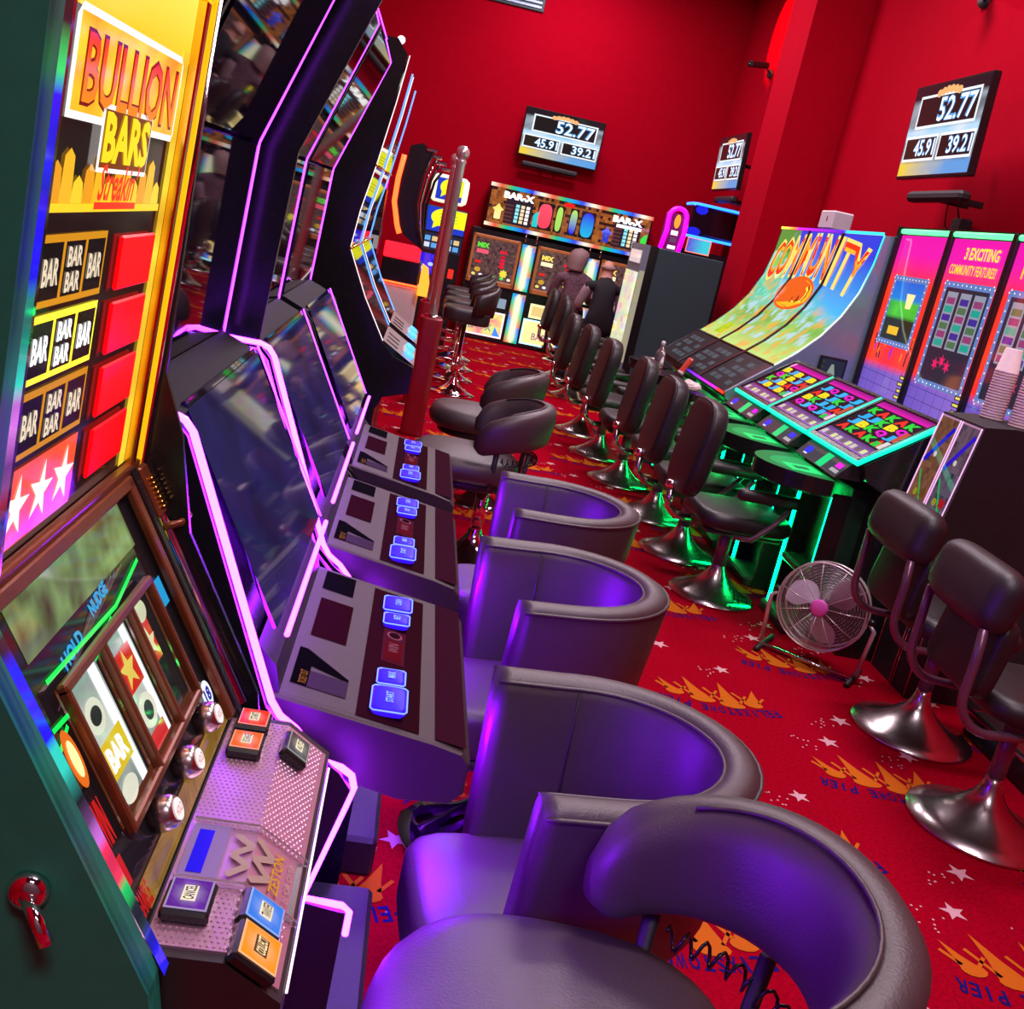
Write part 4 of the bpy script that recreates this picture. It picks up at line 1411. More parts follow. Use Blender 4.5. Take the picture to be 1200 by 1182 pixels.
# ================================================================== right side: green-lit bank with three consoles
BN, BF = 3.97, 5.78
bb = thing('feature_machine_bank', 'three-seat bank with pink and red feature screens and green-lit consoles', 'slot machine', (2.4, 4.9, 0))
bw = (BF - BN) / 3
MB().prism([(2.62, 1.93), (2.62, 0.97), (2.30, 0.93), (2.22, 1.06), (1.93, 0.845), (1.96, 0.78), (2.06, 0.74), (2.06, 0.0), (2.85, 0.0), (2.85, 1.93)], BN, BF).build('cabinet_body', 'black', bb, True)
rndc = random.Random(4)
for q in range(3):
    ya, yb = BF - bw * q - 0.012, BF - bw * (q + 1) + 0.012
    W_ = ya - yb
    umap = plane_map((2.612, ya, 0.985), (0, -1, 0), (0.0, 0, 1))
    umap2 = lambda u, v, h, um=umap: um(u, v, h)
    A = Art()

    def bgc(u, v):
        c = mix(H('#f01030'), H('#ff4818'), fbm(u * 3, v * 4, q))
        if v > 0.72:
            c = mix(c, H('#e818a8'), (v - 0.72) * 6)
        if v < 0.22:
            c = mix(H('#6a50b8'), H('#8a68c8'), u)
        return c
    A.raster(0, 0, W_, 0.90, 10, 18, bgc, 0)
    for i in range(7):
        A.line([(W_ * i / 6, 0), (W_ * i / 6 + 0.015, 0.19)], 0.003, H('#403070'), 1)
    for i in range(3):
        A.line([(0, 0.06 * i + 0.02), (W_, 0.06 * i + 0.01)], 0.003, H('#403070'), 1)
    for i in range(14):
        x = rndc.uniform(0.04, W_ - 0.04)
        v = rndc.uniform(0.2, 0.34)
        A.line([(x, v), (x + rndc.uniform(-.02, .02), v + rndc.uniform(.03, .09))], 0.014, (H('#30102a'), H('#a020c0'), H('#ff8018'))[i % 3], 1)
    # framed game window
    if q == 0:
        f0, f1, g0, g1 = 0.07, W_ - 0.10, 0.30, 0.68
    else:
        f0, f1, g0, g1 = 0.05, W_ - 0.05, 0.16, 0.69
    A.rect(f0, g0, f1, g1, H('#5a78b8'), 2)
    for i in range(12):
        for (px, py) in ((f0 + (f1 - f0) * i / 11, g0 + 0.014), (f0 + (f1 - f0) * i / 11, g1 - 0.014), (f0 + 0.014, g0 + (g1 - g0) * i / 11), (f1 - 0.014, g0 + (g1 - g0) * i / 11)):
            A.ell(px, py, 0.005, 0.005, WH, 3, 6)
    i0, i1, j0, j1 = f0 + 0.03, f1 - 0.03, g0 + 0.03, g1 - 0.03
    if q == 0:
        A.raster(i0, j0, i1, j1, 14, 14, lambda u, v: (mix(H('#20a8e8'), H('#1060d0'), v) if v > 0.66 else mix(H('#58d030'), H('#1f9838'), fbm(u * 3, v * 3, 2)) if v > 0.42 else mix(H('#25351f'), H('#181818'), fbm(u * 4, v * 4, 6))), 3)
        A.rect(i0 + 0.07, j0 + 0.03, i0 + 0.20, j0 + 0.075, H('#f0b818'), 4)
        A.poly([(i0 + 0.2, j1 - 0.14), (i0 + 0.26, j1 - 0.14), (i0 + 0.28, j1 - 0.06), (i0 + 0.18, j1 - 0.06)], H('#ffe8a0'), 4)
    else:
        A.rect(i0, j0, i1, j1, H('#2a2436'), 3)
        for c_ in range(3):
            u0 = i0 + 0.03 + c_ * (i1 - i0 - 0.02) / 3
            A.rect(u0, j0 + 0.17, u0 + 0.105, j1 - 0.02, H('#8a8ea0'), 4)
            for r_ in range(6):
                A.rect(u0 + 0.012, j0 + 0.18 + r_ * 0.042, u0 + 0.093, j0 + 0.212 + r_ * 0.042, (H('#3a2a8a'), H('#189888'), H('#8a3a6a'), H('#486a48'))[(r_ + c_ * 2 + q) % 4], 5)
        for c_ in range(3):
            A.star(i0 + 0.12 + c_ * 0.06, j0 + 0.09 + 0.02 * (c_ % 2), 0.035, H('#e02060'), 5, 6)
    if q == 1:
        A.text('3 EXCITING', 0.16, 0.80, 0.48, 0.86, H('#ffe040'), 6, 0.03)
        A.text('COMMUNITY FEATURES!', 0.05, 0.725, W_ - 0.085, 0.775, H('#ffd030'), 6, 0.02)
    if q == 2:
        A.text('FEATURES!', 0.10, 0.74, 0.5, 0.80, H('#ffd030'), 6, 0.02)
    for i in range(4):
        A.rect(W_ - 0.10 + 0.01 * (i % 2), 0.04 + i * 0.035, W_ - 0.02, 0.062 + i * 0.035, H('#101010'), 6)
        A.rect(W_ - 0.09 + 0.01 * (i % 2), 0.045 + i * 0.035, W_ - 0.03, 0.057 + i * 0.035, H('#e0d060'), 7)
    A.build('feature_screen', umap2, 'screen', bb, True)
    MB().tube([(2.605, ya - 0.01, 1.905), (2.605, yb + 0.01, 1.905)], 0.014, 10).build('top_light_tube', 'green_tube', bb, True) if 'green_tube' in M else None
    # sloping touch console screen
    p0, p1 = Vector((1.915, 0, 0.862)), Vector((2.21, 0, 1.075))
    smap = plane_map((p0.x, ya - 0.01, p0.z), (0, -1, 0), p1 - p0)
    SL = (p1 - p0).length
    SW = W_ - 0.02
    S = Art()
    S.rect(0, 0, SW, SL, H('#1a1220'), 0)
    S.grad(0.02, 0.02, SW - 0.02, 0.085, H('#a068c0'), H('#5a3a78'), 1)
    for i in range(9):
        S.rect(0.03 + i * 0.055, 0.03, 0.07 + i * 0.055, 0.06, (H('#c8c0b0'), H('#706060'), H('#d0d890'))[i % 3], 2)
    S.grad(0.02, SL - 0.05, SW - 0.02, SL - 0.012, H('#e018b0'), H('#8a1078'), 1)
    S.rect(0.02, 0.09, SW - 0.02, SL - 0.055, H('#241020'), 1)
    syms = [('J', H('#20a8e8')), ('K', H('#28d038')), ('Q', H('#e818c8')), ('B', H('#f0d820')), ('A', H('#f03020')), ('J', H('#30b0f0'))]
    for r_ in range(4):
        for c_ in range(5):
            s_, colr = syms[(r_ * 7 + c_ * 3 + q * 2 + (r_ * c_) % 3) % 6]
            u0 = 0.045 + c_ * (SW - 0.09) / 5
            v0 = 0.098 + r_ * 0.052
            S.text(s_, u0 + 0.002, v0 + 0.002, u0 + 0.094, v0 + 0.047, colr, 2, 0.07)
    S.rect(SW - 0.06, 0.095, SW - 0.022, 0.15, H('#d8d0d0'), 3)
    S.rect(SW - 0.12, 0.095, SW - 0.07, 0.13, H('#28c040'), 3)
    S.rect(SW - 0.06, 0.16, SW - 0.022, 0.24, H('#c05030'), 3)
    S.build('console_screen', smap, 'screen', bb, True)
    for (u0, u1, v0, v1) in ((0, SW, -0.012, 0.012), (0, SW, SL - 0.01, SL + 0.01), (-0.008, 0.012, 0, SL), (SW - 0.012, SW + 0.008, 0, SL)):
        m = MB().box(u0, u1, v0, v1, -0.01, 0.008, 0.002)
        m.v = [tuple(smap(*p)) for p in m.v]
        m.build('screen_frame', 'black', bb, True)
    # teal light lip along front and near side
    fr = [smap(0.0, -0.016, -0.004), smap(SW + 0.008, -0.016, -0.004), smap(SW + 0.012, SL * 0.5, -0.004), smap(SW + 0.012, SL, -0.004)]
    MB().tube(fr, 0.012, 10).build('led_strip', 'teal_led', bb, True)
    # button wedge under the screen
    wm = plane_map((1.86, ya - 0.10, 0.775), (0, -1, 0), (0.055, 0, 0.06))
    MB().prism([(1.845, 0.765), (1.915, 0.845), (1.96, 0.845), (1.96, 0.765)], yb + 0.05, ya - 0.05).build('button_wedge', 'console_dark', bb, True)
    wa = Art()
    wa.rect(-0.04, 0.005, 0.44, 0.075, H('#3a4048'), 1)
    wa.ell(0.04, 0.04, 0.035, 0.022, H('#1830e0', 1.3), 2)
    wa.rect(0.02, 0.012, 0.06, 0.02, H('#d0d8f0'), 3)
    wa.rect(0.2, 0.0, 0.27, 0.078, H('#10d880'), 2)
    wa.rect(0.34, 0.012, 0.42, 0.03, H('#b0a8b0'), 2)
    wa.rect(0.35, 0.038, 0.41, 0.066, (H('#c020d0', 1.4), H('#3028f0', 1.4), H('#d020c0', 1.4))[q], 2)
    wa.build('button_panel', lambda u, v, h, ya=ya: (1.848 + v * 0.66 - h * 0.6, ya - 0.09 - u, 0.767 + v * 0.75 + h * 0.7), 'screen', bb, True)
    # half-round play shelf, green LED glow painted on its top as emissive colour
    yc = (ya + yb) / 2 + 0.02
    r0_, r1_, r2_ = [], [], []
    for i in range(21):
        a = pi / 2 + pi * i / 20
        r0_.append((1.86 + 0.25 * cos(a), yc + 0.23 * sin(a), 0.665))
        r1_.append((1.86 + 0.27 * cos(a), yc + 0.25 * sin(a), 0.675))
        r2_.append((1.86 + 0.27 * cos(a), yc + 0.25 * sin(a), 0.745))
    sh = MB().loft([r0_, r1_, r2_], cap=True).build('play_shelf', 'black', bb, True)
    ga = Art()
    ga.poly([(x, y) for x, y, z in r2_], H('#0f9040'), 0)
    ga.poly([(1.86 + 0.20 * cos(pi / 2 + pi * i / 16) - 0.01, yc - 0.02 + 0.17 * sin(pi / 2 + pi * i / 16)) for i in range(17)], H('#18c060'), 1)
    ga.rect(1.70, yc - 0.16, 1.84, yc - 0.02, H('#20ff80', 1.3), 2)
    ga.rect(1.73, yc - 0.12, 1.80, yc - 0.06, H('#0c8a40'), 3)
    ga.build('painted_green_glow', lambda u, v, h: (u, v, 0.7455 + h), 'screen_matte', sh, True)
    # pedestal with glowing slots
    py0, py1 = yc - 0.19, yc + 0.17
    MB().box(1.98, 2.10, py0, py1, 0.0, 0.72, 0.004).build('pedestal', 'pedestal_green', bb, True)
    MB().box(1.90, 1.99, py1 - 0.03, py1, 0.0, 0.68, 0.006).build('pedestal_fin', 'black', bb, True)
    MB().box(1.90, 1.99, py0, py0 + 0.02, 0.0, 0.68, 0.006).build('pedestal_fin', 'black', bb, True)
    MB().tube([(1.893, py1 - 0.015, 0.66), (1.893, py1 - 0.015, 0.02)], 0.007, 8).build('led_strip', 'green_glow', bb, True)
    MB().tube([(1.897, py0 + 0.008, 0.66), (1.897, py0 + 0.008, 0.34)], 0.0025, 6).build('led_strip', 'green_led', bb, True)
    MB().box(1.88, 1.99, py0 + 0.03, py1 - 0.04, 0.27, 0.31, 0.01).build('bag_shelf', 'pedestal_green', bb, True)
    MB().box(1.86, 2.0, py0 + 0.02, py1, 0.0, 0.05, 0.01).build('foot_rest', 'black_matte', bb, True)
for q in (1, 2):
    y = BF - bw * q
    MB().box(2.585, 2.62, y - 0.016, y + 0.016, 0.97, 1.92, 0.004).build('screen_divider', 'black', bb, True)
MB().box(2.585, 2.62, BF - 0.012, BF + 0.02, 0.97, 1.93, 0.004).build('screen_divider', 'black', bb, True)
pq = thing('plaque', 'dark framed plaque with a pale letter A between the two right-hand banks', 'sign', (2.44, 5.80, 0.93))
MB().box(-0.085, 0.085, -0.01, 0.005, 0.0, 0.21, 0.004).build('plaque_frame', 'black', pq)
pa = Art()
pa.rect(-0.07, 0.015, 0.07, 0.195, H('#20303a'), 0)
pa.text('A', -0.05, 0.03, 0.05, 0.17, H('#b0c8b8'), 1, 0.03)
pa.build('plaque_picture', plane_map((0, -0.0105, 0), (1, 0, 0), (0, 0, 1)), 'screen_dim', pq)

# ================================================================== small black twin-screen machine at the right edge
sm = thing('twin_screen_machine', 'small black machine with two narrow pink-edged screens, cups on top', 'slot machine', (2.35, 3.8, 0))
S0, S1 = 3.62, 3.945
SX0, SX1 = 2.115, 2.165     # front x at the bottom and top of the screens
MB().prism([(2.22, 0.0), (2.22, 0.40), (2.13, 0.62), (SX0 + 0.012, 0.70), (SX1 + 0.012, 1.135), (2.30, 1.15), (2.72, 1.15), (2.72, 0.0)], S0, S1).build('cabinet_body', 'black_matte', sm, True)
for k, (y0, y1) in enumerate(((3.79, 3.94), (3.63, 3.775))):
    W_ = y1 - y0
    mp_ = plane_map((SX0 + 0.010, y1, 0.73), (0, -1, 0), (SX1 - SX0, 0, 0.405))
    A = Art()
    A.rect(0, 0, W_, 0.40, H('#e8a8d8'), 0)
    A.raster(0.006, 0.012, W_ - 0.006, 0.392, 7, 16, lambda u, v: mix((H('#4a3020'), H('#303440'))[k], (H('#a06848'), H('#7a6a80'))[k], 1.5 * fbm(u * 5, v * 12, k)), 1, True)
    A.line([(0.01, 0.2), (W_ - 0.015, 0.36)], 0.022, H('#1818e8', 1.2), 2)
    A.line([(0.02, 0.16), (W_ - 0.04, 0.03)], 0.010, H('#20d860'), 2)
    A.ell(W_ * 0.5, 0.24, 0.012, 0.012, WH, 3)
    A.rect(W_ - 0.06, 0.06, W_ - 0.02, 0.095, (H('#8a5020'), H('#d02020'))[k], 3)
    A.ell(W_ * 0.35, 0.07, 0.016, 0.016, H('#b8b020'), 3)
    A.build('narrow_screen', mp_, 'screen_dim', sm, True)
    MB().tube([mp_(0, 0.40, 0.002), mp_(0, 0, 0.002)], 0.003, 6).build('light_line', 'pink_line', sm, True)
    MB().tube([mp_(W_, 0.40, 0.002), mp_(W_, 0, 0.002)], 0.003, 6).build('light_line', 'pink_line', sm, True)
    m = MB().box(0, W_, -0.075, -0.01, 0, 0.012, 0.003)
    m.v = [tuple(mp_(*p)) for p in m.v]
    bt = m.build('button_strip', 'black', sm, True)
    A = Art()
    A.ell(0.03, -0.04, 0.018, 0.024, H('#f0d8e8'), 1)
    A.ell(0.075, -0.035, 0.005, 0.006, H('#f0d8e8'), 1)
    A.rect(0.10, -0.065, 0.125, -0.02, H('#d8b8d8'), 1)
    A.build('strip_print', lambda u, v, h, mp_=mp_: mp_(u, v, h + 0.0125), 'screen_dim', bt, True)
for y in (S0 + 0.005, S0 + 0.12, S0 + 0.14, S1 - 0.005):
    MB().tube([(2.216, y, 0.01), (2.216, y, 0.40)], 0.004, 6).build('chrome_trim', 'chrome', sm, True)


def cup_stack(label, x, y, n):
    t = thing('cup_stack', label, 'cups', (x, y, 1.151), 0, 'stacks of paper cups')
    for i in range(n):
        z = i * 0.011
        m = MB()
        m.lathe([(0.044, z), (0.046, z + 0.003), (0.044, z + 0.009), (0.043, z + 0.010)] + ([(0.033, z + 0.095), (0.030, z + 0.098)] if i == n - 1 else []), (0, 0, 0), 22)
        m.build('paper_cup', 'paper', t)
    return t


cup_stack('tall stack of upturned white paper cups, left of two on the small black machine', 2.33, 3.86, 18)
cup_stack('tall stack of upturned white paper cups at the right picture edge', 2.37, 3.72, 18)

# ================================================================== floor fan
fan = thing('floor_fan', 'round chrome wire floor fan with three grey blades on the carpet', 'fan', (1.875, 3.83, 0), atan2(-0.80, -0.60))
FR, FZ = 0.185, 0.262
tilt = Matrix.Translation((0, 0, FZ)) @ Matrix.Rotation(radians(-6), 4, 'Y')
for (x, rr) in ((0.055, FR * 0.985), (0.0, FR), (-0.06, FR * 0.95)):
    MB().tube([(x, rr * cos(2 * pi * i / 48), rr * sin(2 * pi * i / 48)) for i in range(48)], 0.0042, 6, closed=True).xform(tilt).build('guard_ring', 'pole_steel', fan)
g = MB()
for k in range(1, 22):
    rr = 0.035 + (FR - 0.04) * k / 22
    xx = 0.085 - 0.03 * (rr / FR) ** 3
    g.tube([(xx, rr * cos(2 * pi * i / 40), rr * sin(2 * pi * i / 40)) for i in range(40)], 0.0009, 4, closed=True)
    if k % 2:
        g.tube([(-0.085 + 0.02 * (rr / FR) ** 3, rr * cos(2 * pi * i / 32), rr * sin(2 * pi * i / 32)) for i in range(32)], 0.0009, 4, closed=True)
gw = g.xform(tilt).build('guard_wires', 'pole_steel', fan)
gw['kind'] = 'stuff'
for k in range(11):
    a = 2 * pi * k / 11 + 0.1
    MB().tube([(0.086, 0.03 * cos(a), 0.03 * sin(a)), (0.082, 0.12 * cos(a), 0.12 * sin(a)), (0.055, FR * 0.985 * cos(a), FR * 0.985 * sin(a)), (0.0, FR * cos(a), FR * sin(a))], 0.002, 5).xform(tilt).build('guard_spoke', 'pole_steel', fan)
MB().lathe([(0.036, 0.078), (0.036, 0.090), (0.028, 0.096)], (0, 0, 0), 24, 'x').xform(tilt).build('hub_badge', 'pink_badge', fan) if 'pink_badge' in M else None
for k in range(3):
    a0 = 2 * pi * k / 3 + 0.55
    rings = []
    for i in range(9):
        t_ = i / 8
        rr = 0.03 + 0.125 * t_
        wdt = 0.30 + 0.62 * sin(pi * min(1, t_ * 0.85 + 0.1))
        row = []
        for j in range(7):
            s_ = j / 6 - 0.5
            a = a0 + s_ * wdt * 1.25 + 0.35 * t_
            row.append((0.02 + 0.05 * s_, rr * cos(a), rr * sin(a)))
        rings.append(row)
    m = MB().loft(rings, closed=False, smooth=True).xform(tilt)
    m.build('blade', 'fan_blade', fan)
MB().lathe([(0.05, -0.10), (0.06, -0.09), (0.06, -0.02), (0.035, 0.0), (0.035, 0.05)], (0, 0, 0), 24, 'x').xform(tilt).build('motor', 'black_matte', fan)
for s_ in (-1, 1):
    MB().tube([(0.0, s_ * (FR + 0.004), FZ), (0.01, s_ * (FR + 0.035), FZ - 0.03), (0.02, s_ * (FR + 0.02), 0.03)], 0.010, 8).build('stand_arm', 'pole_steel', fan)
    MB().lathe([(0.011, -0.014), (0.016, -0.010), (0.016, 0.010), (0.010, 0.014)], (0.0, s_ * (FR + 0.016), FZ), 12, 'y').build('pivot_knob', 'black', fan)
    MB().tube([(-0.12, s_ * (FR + 0.01), 0.012), (0.11, s_ * (FR + 0.01), 0.012)], 0.012, 8).build('stand_foot', 'black_matte', fan)
MB().tube([(0.03, -FR - 0.01, 0.016), (0.03, FR + 0.01, 0.016)], 0.009, 8).build('stand_bar', 'chrome', fan)

# ================================================================== power strip and metal kick plate by the stools
ps = thing('power_strip', 'white multi-socket power strip with black plugs on the floor behind the stools', 'power strip', (2.70, 3.50, 0), 0.15)
MB().box(-0.17, 0.17, -0.03, 0.03, 0, 0.045, 0.006).build('strip_body', 'white', ps)
for q in range(4):
    MB().box(-0.14 + q * 0.08, -0.09 + q * 0.08, -0.035, 0.02, 0.045, 0.085, 0.008).build('plug', 'black', ps)
kp = thing('kick_plate', 'low black box with polished metal lid and chrome edging behind the nearest stool', 'foot rest', (2.62, 3.12, 0))
MB().box(-0.28, 0.42, -0.24, 0.26, 0.0, 0.10, 0.01).build('plate_body', 'black', kp)
MB().box(-0.26, 0.40, -0.22, 0.24, 0.101, 0.106, 0.002).build('metal_lid', 'steel', kp)
MB().tube([(-0.285, 0.262, 0.104), (-0.285, -0.245, 0.104), (0.42, -0.245, 0.104)], 0.009, 8).build('chrome_edge', 'chrome', kp)

# ================================================================== wall screens


def jackpot_tv(label, loc, rz, w, h, tiltd=6):
    """faces local -y"""
    t = thing('wall_television', label, 'television', loc, rz, 'jackpot televisions')
    T = Matrix.Rotation(radians(tiltd), 4, 'X')
    MB().box(-w / 2, w / 2, -0.02, 0.03, -h / 2, h / 2, 0.006).xform(T).build('television_case', 'black', t)
    A = Art()
    x0, x1, y0, y1 = -w / 2 + 0.015, w / 2 - 0.015, -h / 2 + 0.02, h / 2 - 0.015
    W_, H_ = x1 - x0, y1 - y0

    def bg(u, v):
        n = fbm(u * 6, v * 9, 2)
        if v > 0.86:
            return H('#181018')
        c = mix(H('#28303c'), H('#a8b4c0'), n * 1.3 - 0.1)
        if v < 0.16:
            c = mix(H('#e8c83c'), H('#5a98d8'), u * 1.5 - 0.2 + n * 0.3)
        elif 0.42 < v < 0.56:
            c = mix(H('#88c8f0'), H('#e0e8f0'), n)
        return c
    A.raster(x0, y0, x1, y1, 24, 16, bg, 0)
    P = lambda u: x0 + W_ * u
    Q = lambda v: y0 + H_ * v
    A.rect(P(0.10), Q(0.53), P(0.93), Q(0.90), H('#e8f4f8'), 1)
    A.rect(P(0.12), Q(0.56), P(0.91), Q(0.87), H('#14100e'), 2)
    A.rect(P(0.02), Q(0.16), P(0.49), Q(0.45), H('#f0f4f8'), 1)
    A.rect(P(0.035), Q(0.19), P(0.475), Q(0.42), H('#221c10'), 2)
    A.rect(P(0.52), Q(0.16), P(0.985), Q(0.45), H('#f0f4f8'), 1)
    A.rect(P(0.535), Q(0.19), P(0.97), Q(0.42), H('#181210'), 2)
    for i in range(6):
        A.ell(P(0.36 + i * 0.055), Q(0.90 + 0.03 * sin(pi * i / 5)), W_ * 0.035, H_ * 0.045, H('#f0b070'), 3, 10)
    for (s_, u0, v0, u1, v1) in (('52.77', 0.40, 0.58, 0.90, 0.86), ('45.91', 0.17, 0.21, 0.47, 0.41), ('39.21', 0.65, 0.21, 0.965, 0.41)):
        A.text(s_, P(u0), Q(v0), P(u1), Q(v1), H('#58a8e8'), 4, 0.045)
        A.text(s_, P(u0 + 0.006), Q(v0 + 0.01), P(u1 - 0.006), Q(v1 - 0.01), H('#ffffff', 1.2), 5, 0.0)
    pm = plane_map((0, -0.0205, 0), (1, 0, 0), (0, 0, 1))
    A.build('television_picture', lambda u, v, hh: T @ Vector(pm(u, v, hh)), 'screen', t)
    MB().box(-0.12, 0.12, 0.03, 0.05, -0.1, 0.1, 0.004).xform(T).build('mount_plate', 'black_matte', t)
    MB().tube([(0, 0.05, 0.0), (0.06, 0.16, 0.0), (0, 0.26, 0.0)], 0.02, 8).build('mount_arm', 'black_matte', t)
    return t


def soundbar(label, loc, rz, w):
    t = thing('soundbar', label, 'speaker', loc, rz, 'soundbars under the televisions')
    MB().box(-w / 2, w / 2, -0.04, 0.04, -0.03, 0.035, 0.02).build('speaker_body', 'black_matte', t)
    MB().box(w * 0.1, w * 0.14, 0.03, 0.26, -0.02, 0.02, 0.004).build('wall_bracket', 'black', t)
    MB().box(-w * 0.14, -w * 0.1, 0.03, 0.26, -0.02, 0.02, 0.004).build('wall_bracket', 'black', t)
    return t


jackpot_tv('black wall television showing 52.77 on the red back wall', (1.37, YB - 0.22, 2.59), 0, 1.0, 0.57)
soundbar('thin black soundbar under the television on the back wall', (1.30, YB - 0.19, 2.215), 0, 0.72)
jackpot_tv('large black wall television showing 52.77 on the right wall', (3.02, 6.54, 2.60), -pi / 2, 0.97, 0.585, 3)
soundbar('grey soundbar under the right wall television', (3.04, 6.40, 2.19), -pi / 2, 0.72)
jackpot_tv('farther jackpot television half hidden behind the red pillar', (3.02, 11.33, 2.58), -pi / 2, 1.0, 0.57, 3)
soundbar('soundbar below the far right wall television', (3.06, 11.3, 2.20), -pi / 2, 0.7)
ad = thing('cable_adapter', 'black power adapter hanging by its cable under the right soundbar', 'adapter', (3.36, 6.62, 1.93))
MB().box(-0.04, 0.04, -0.07, 0.07, 0, 0.19, 0.012).build('adapter_body', 'black_matte', ad)
MB().tube([(-0.03, 0.0, 0.19), (-0.05, 0.03, 0.27), (-0.12, 0.02, 0.33)], 0.006, 6).build('adapter_cable', 'black', ad)
MB().tube([(-0.03, 0.06, 0.1), (-0.03, 0.16, 0.14), (-0.05, 0.15, 0.22), (-0.1, 0.06, 0.27)], 0.004, 6).build('adapter_cable', 'black', ad)


def cctv(label, loc, rz):
    t = thing('wall_camera', label, 'security camera', loc, rz)
    MB().lathe([(0.05, -0.012), (0.05, 0.0)], (0, 0, 0), 16, 'x').build('mount_disc', 'black_matte', t)
    MB().tube([(0, 0, 0), (-0.10, 0, 0.05), (-0.17, 0, 0.05)], 0.013, 8).build('bracket_arm', 'steel', t)
    m = MB().box(-0.34, -0.06, -0.035, 0.035, 0.05, 0.115, 0.012).xform(Matrix.Translation((0, 0, 0)) @ Matrix.Rotation(radians(-10), 4, 'Y'))
    m.build('camera_body', 'black_matte', t)
    MB().lathe([(0.028, -0.36), (0.028, -0.335)], (0, 0, 0.02), 14, 'x').build('camera_lens', 'black', t)
    return t


cctv('dark security camera on the wall above the far right television', (XR - 0.012, 12.05, 3.66), 0.5)
cctv('grey camera bracket near the top right picture corner', (XR - 0.012, 7.35, 3.58), 0.6)
vt = thing('air_vent', 'grey louvred air vent high on the back wall', 'vent', (0.50, YB, 4.22))
MB().box(-0.36, 0.36, -0.03, 0.0, -0.26, 0.26, 0.006).build('vent_frame', 'grey_side', vt)
for q in range(9):
    MB().box(-0.33, 0.33, -0.045, -0.03, -0.23 + q * 0.05, -0.20 + q * 0.05, 0.003).build('louvre', 'silver_side', vt)


# ================================================================== red post with chrome poles at the end of the left row
def red_post(label, x, y, top, ptop):
    t = thing('post_with_pole', label, 'post', (x, y, 0), 0, 'red posts with chrome poles')
    MB().cushion(-0.075, 0.075, -0.075, 0.075, 0.0, top, 0.012, 9, 28).build('post', 'redpost', t)
    MB().lathe([(0.06, top), (0.06, top + 0.012), (0.034, top + 0.02)], (0, 0, 0), 18).build('post_collar', 'chrome', t)
    MB().lathe([(0.030, top + 0.01), (0.030, ptop - 0.08), (0.034, ptop - 0.07), (0.034, ptop - 0.055), (0.02, ptop - 0.05)], (0, 0, 0), 20).build('pole', 'pole_steel', t)
    MB().sphere((0, 0, ptop - 0.012), 0.045, n=18, m=10).build('ball_finial', 'pole_steel', t)
    return t


red_post('red square post carrying a tall chrome pole with a ball top', 0.11, 6.8, 0.80, 1.86)
red_post('second red post and chrome pole just behind the first', 0.09, 7.9, 0.80, 1.86)

# ================================================================== machines in the far left corner
cn = thing('change_machine', 'dark coin change cabinet with small square panels by the left row end', 'change machine', (-0.62, 8.95, 0))
MB().box(-0.85, -0.42, 8.93, 9.35, 0.0, 1.55, 0.01).build('cabinet_body', 'black', cn, True)
ca = Art()
for r_ in range(3):
    for c_ in range(3):
        z = 1.40 - r_ * 0.15
        ca.rect(0.02 + c_ * 0.15, z - 0.05, 0.13 + c_ * 0.15, z + 0.06, (H('#2a2024'), H('#3a2e30'), H('#b8b0b0'))[r_], 1)
        ca.rect(0.05 + c_ * 0.15, z - 0.02, 0.09 + c_ * 0.15, z + 0.03, (H('#6a5a58'), H('#504040'), H('#302828'))[r_], 2)
ca.rect(0.02, 0.98, 0.43, 1.0, H('#3040e0'), 1)
ca.build('panel_print', plane_map((-0.85, 8.929, 0), (1, 0, 0), (0, 0, 1)), 'screen_dim', cn, True)
tb = thing('magenta_glow_poles', 'capped chrome poles, two glowing to imitate magenta reflections, on the coin cabinet', 'lamp', (-0.50, 9.05, 1.551))
for k, (dx, mt) in enumerate(((-0.06, 'chrome'), (0.0, 'magenta_neon'), (0.055, 'magenta_neon'))):  # chrome poles; two are made to glow in place of magenta reflections
    MB().lathe([(0.024, 0.0), (0.024, 0.28)], (dx, 0, 0), 14).build('tube', mt, tb)
    MB().sphere((dx, 0, 0.30), 0.03, n=12, m=8).build('tube_cap', 'chrome', tb)

na = thing('neon_arc_machine', 'black arched prize machine with red neon curve and white lower cabinet', 'arcade machine', (-0.2, 9.6, 0))
MB().box(-0.385, -0.01, 9.42, 9.95, 0.0, 0.76, 0.02).build('lower_cabinet', 'white', na, True)
MB().box(-0.38, -0.03, 9.41, 9.95, 0.765, 0.98, 0.01).build('prize_tray', 'black', na, True)
MB().box(-0.38, -0.05, 9.40, 9.43, 0.98, 1.12, 0.01).build('lit_panel', 'redpanel', na, True)
MB().tube([(-0.41, 9.40, 0.77), (-0.02, 9.40, 0.77)], 0.008, 6).build('red_light_line', 'red_neon', na, True)
arc = [(-0.34, 1.86), (-0.36, 1.66), (-0.36, 1.46), (-0.30, 1.26), (-0.27, 1.20)]
MB().tube([(x, 9.38, z) for x, z in arc], 0.022, 8).build('neon_curve', 'red_neon', na, True)
MB().prism([(x + 0.03, z) for x, z in arc] + [(-0.06, 1.10), (-0.13, 1.30), (-0.17, 1.50), (-0.15, 1.75), (-0.10, 1.93), (-0.20, 1.99), (-0.30, 1.95)], 9.40, 9.9).build('arched_body', 'black', na, True)
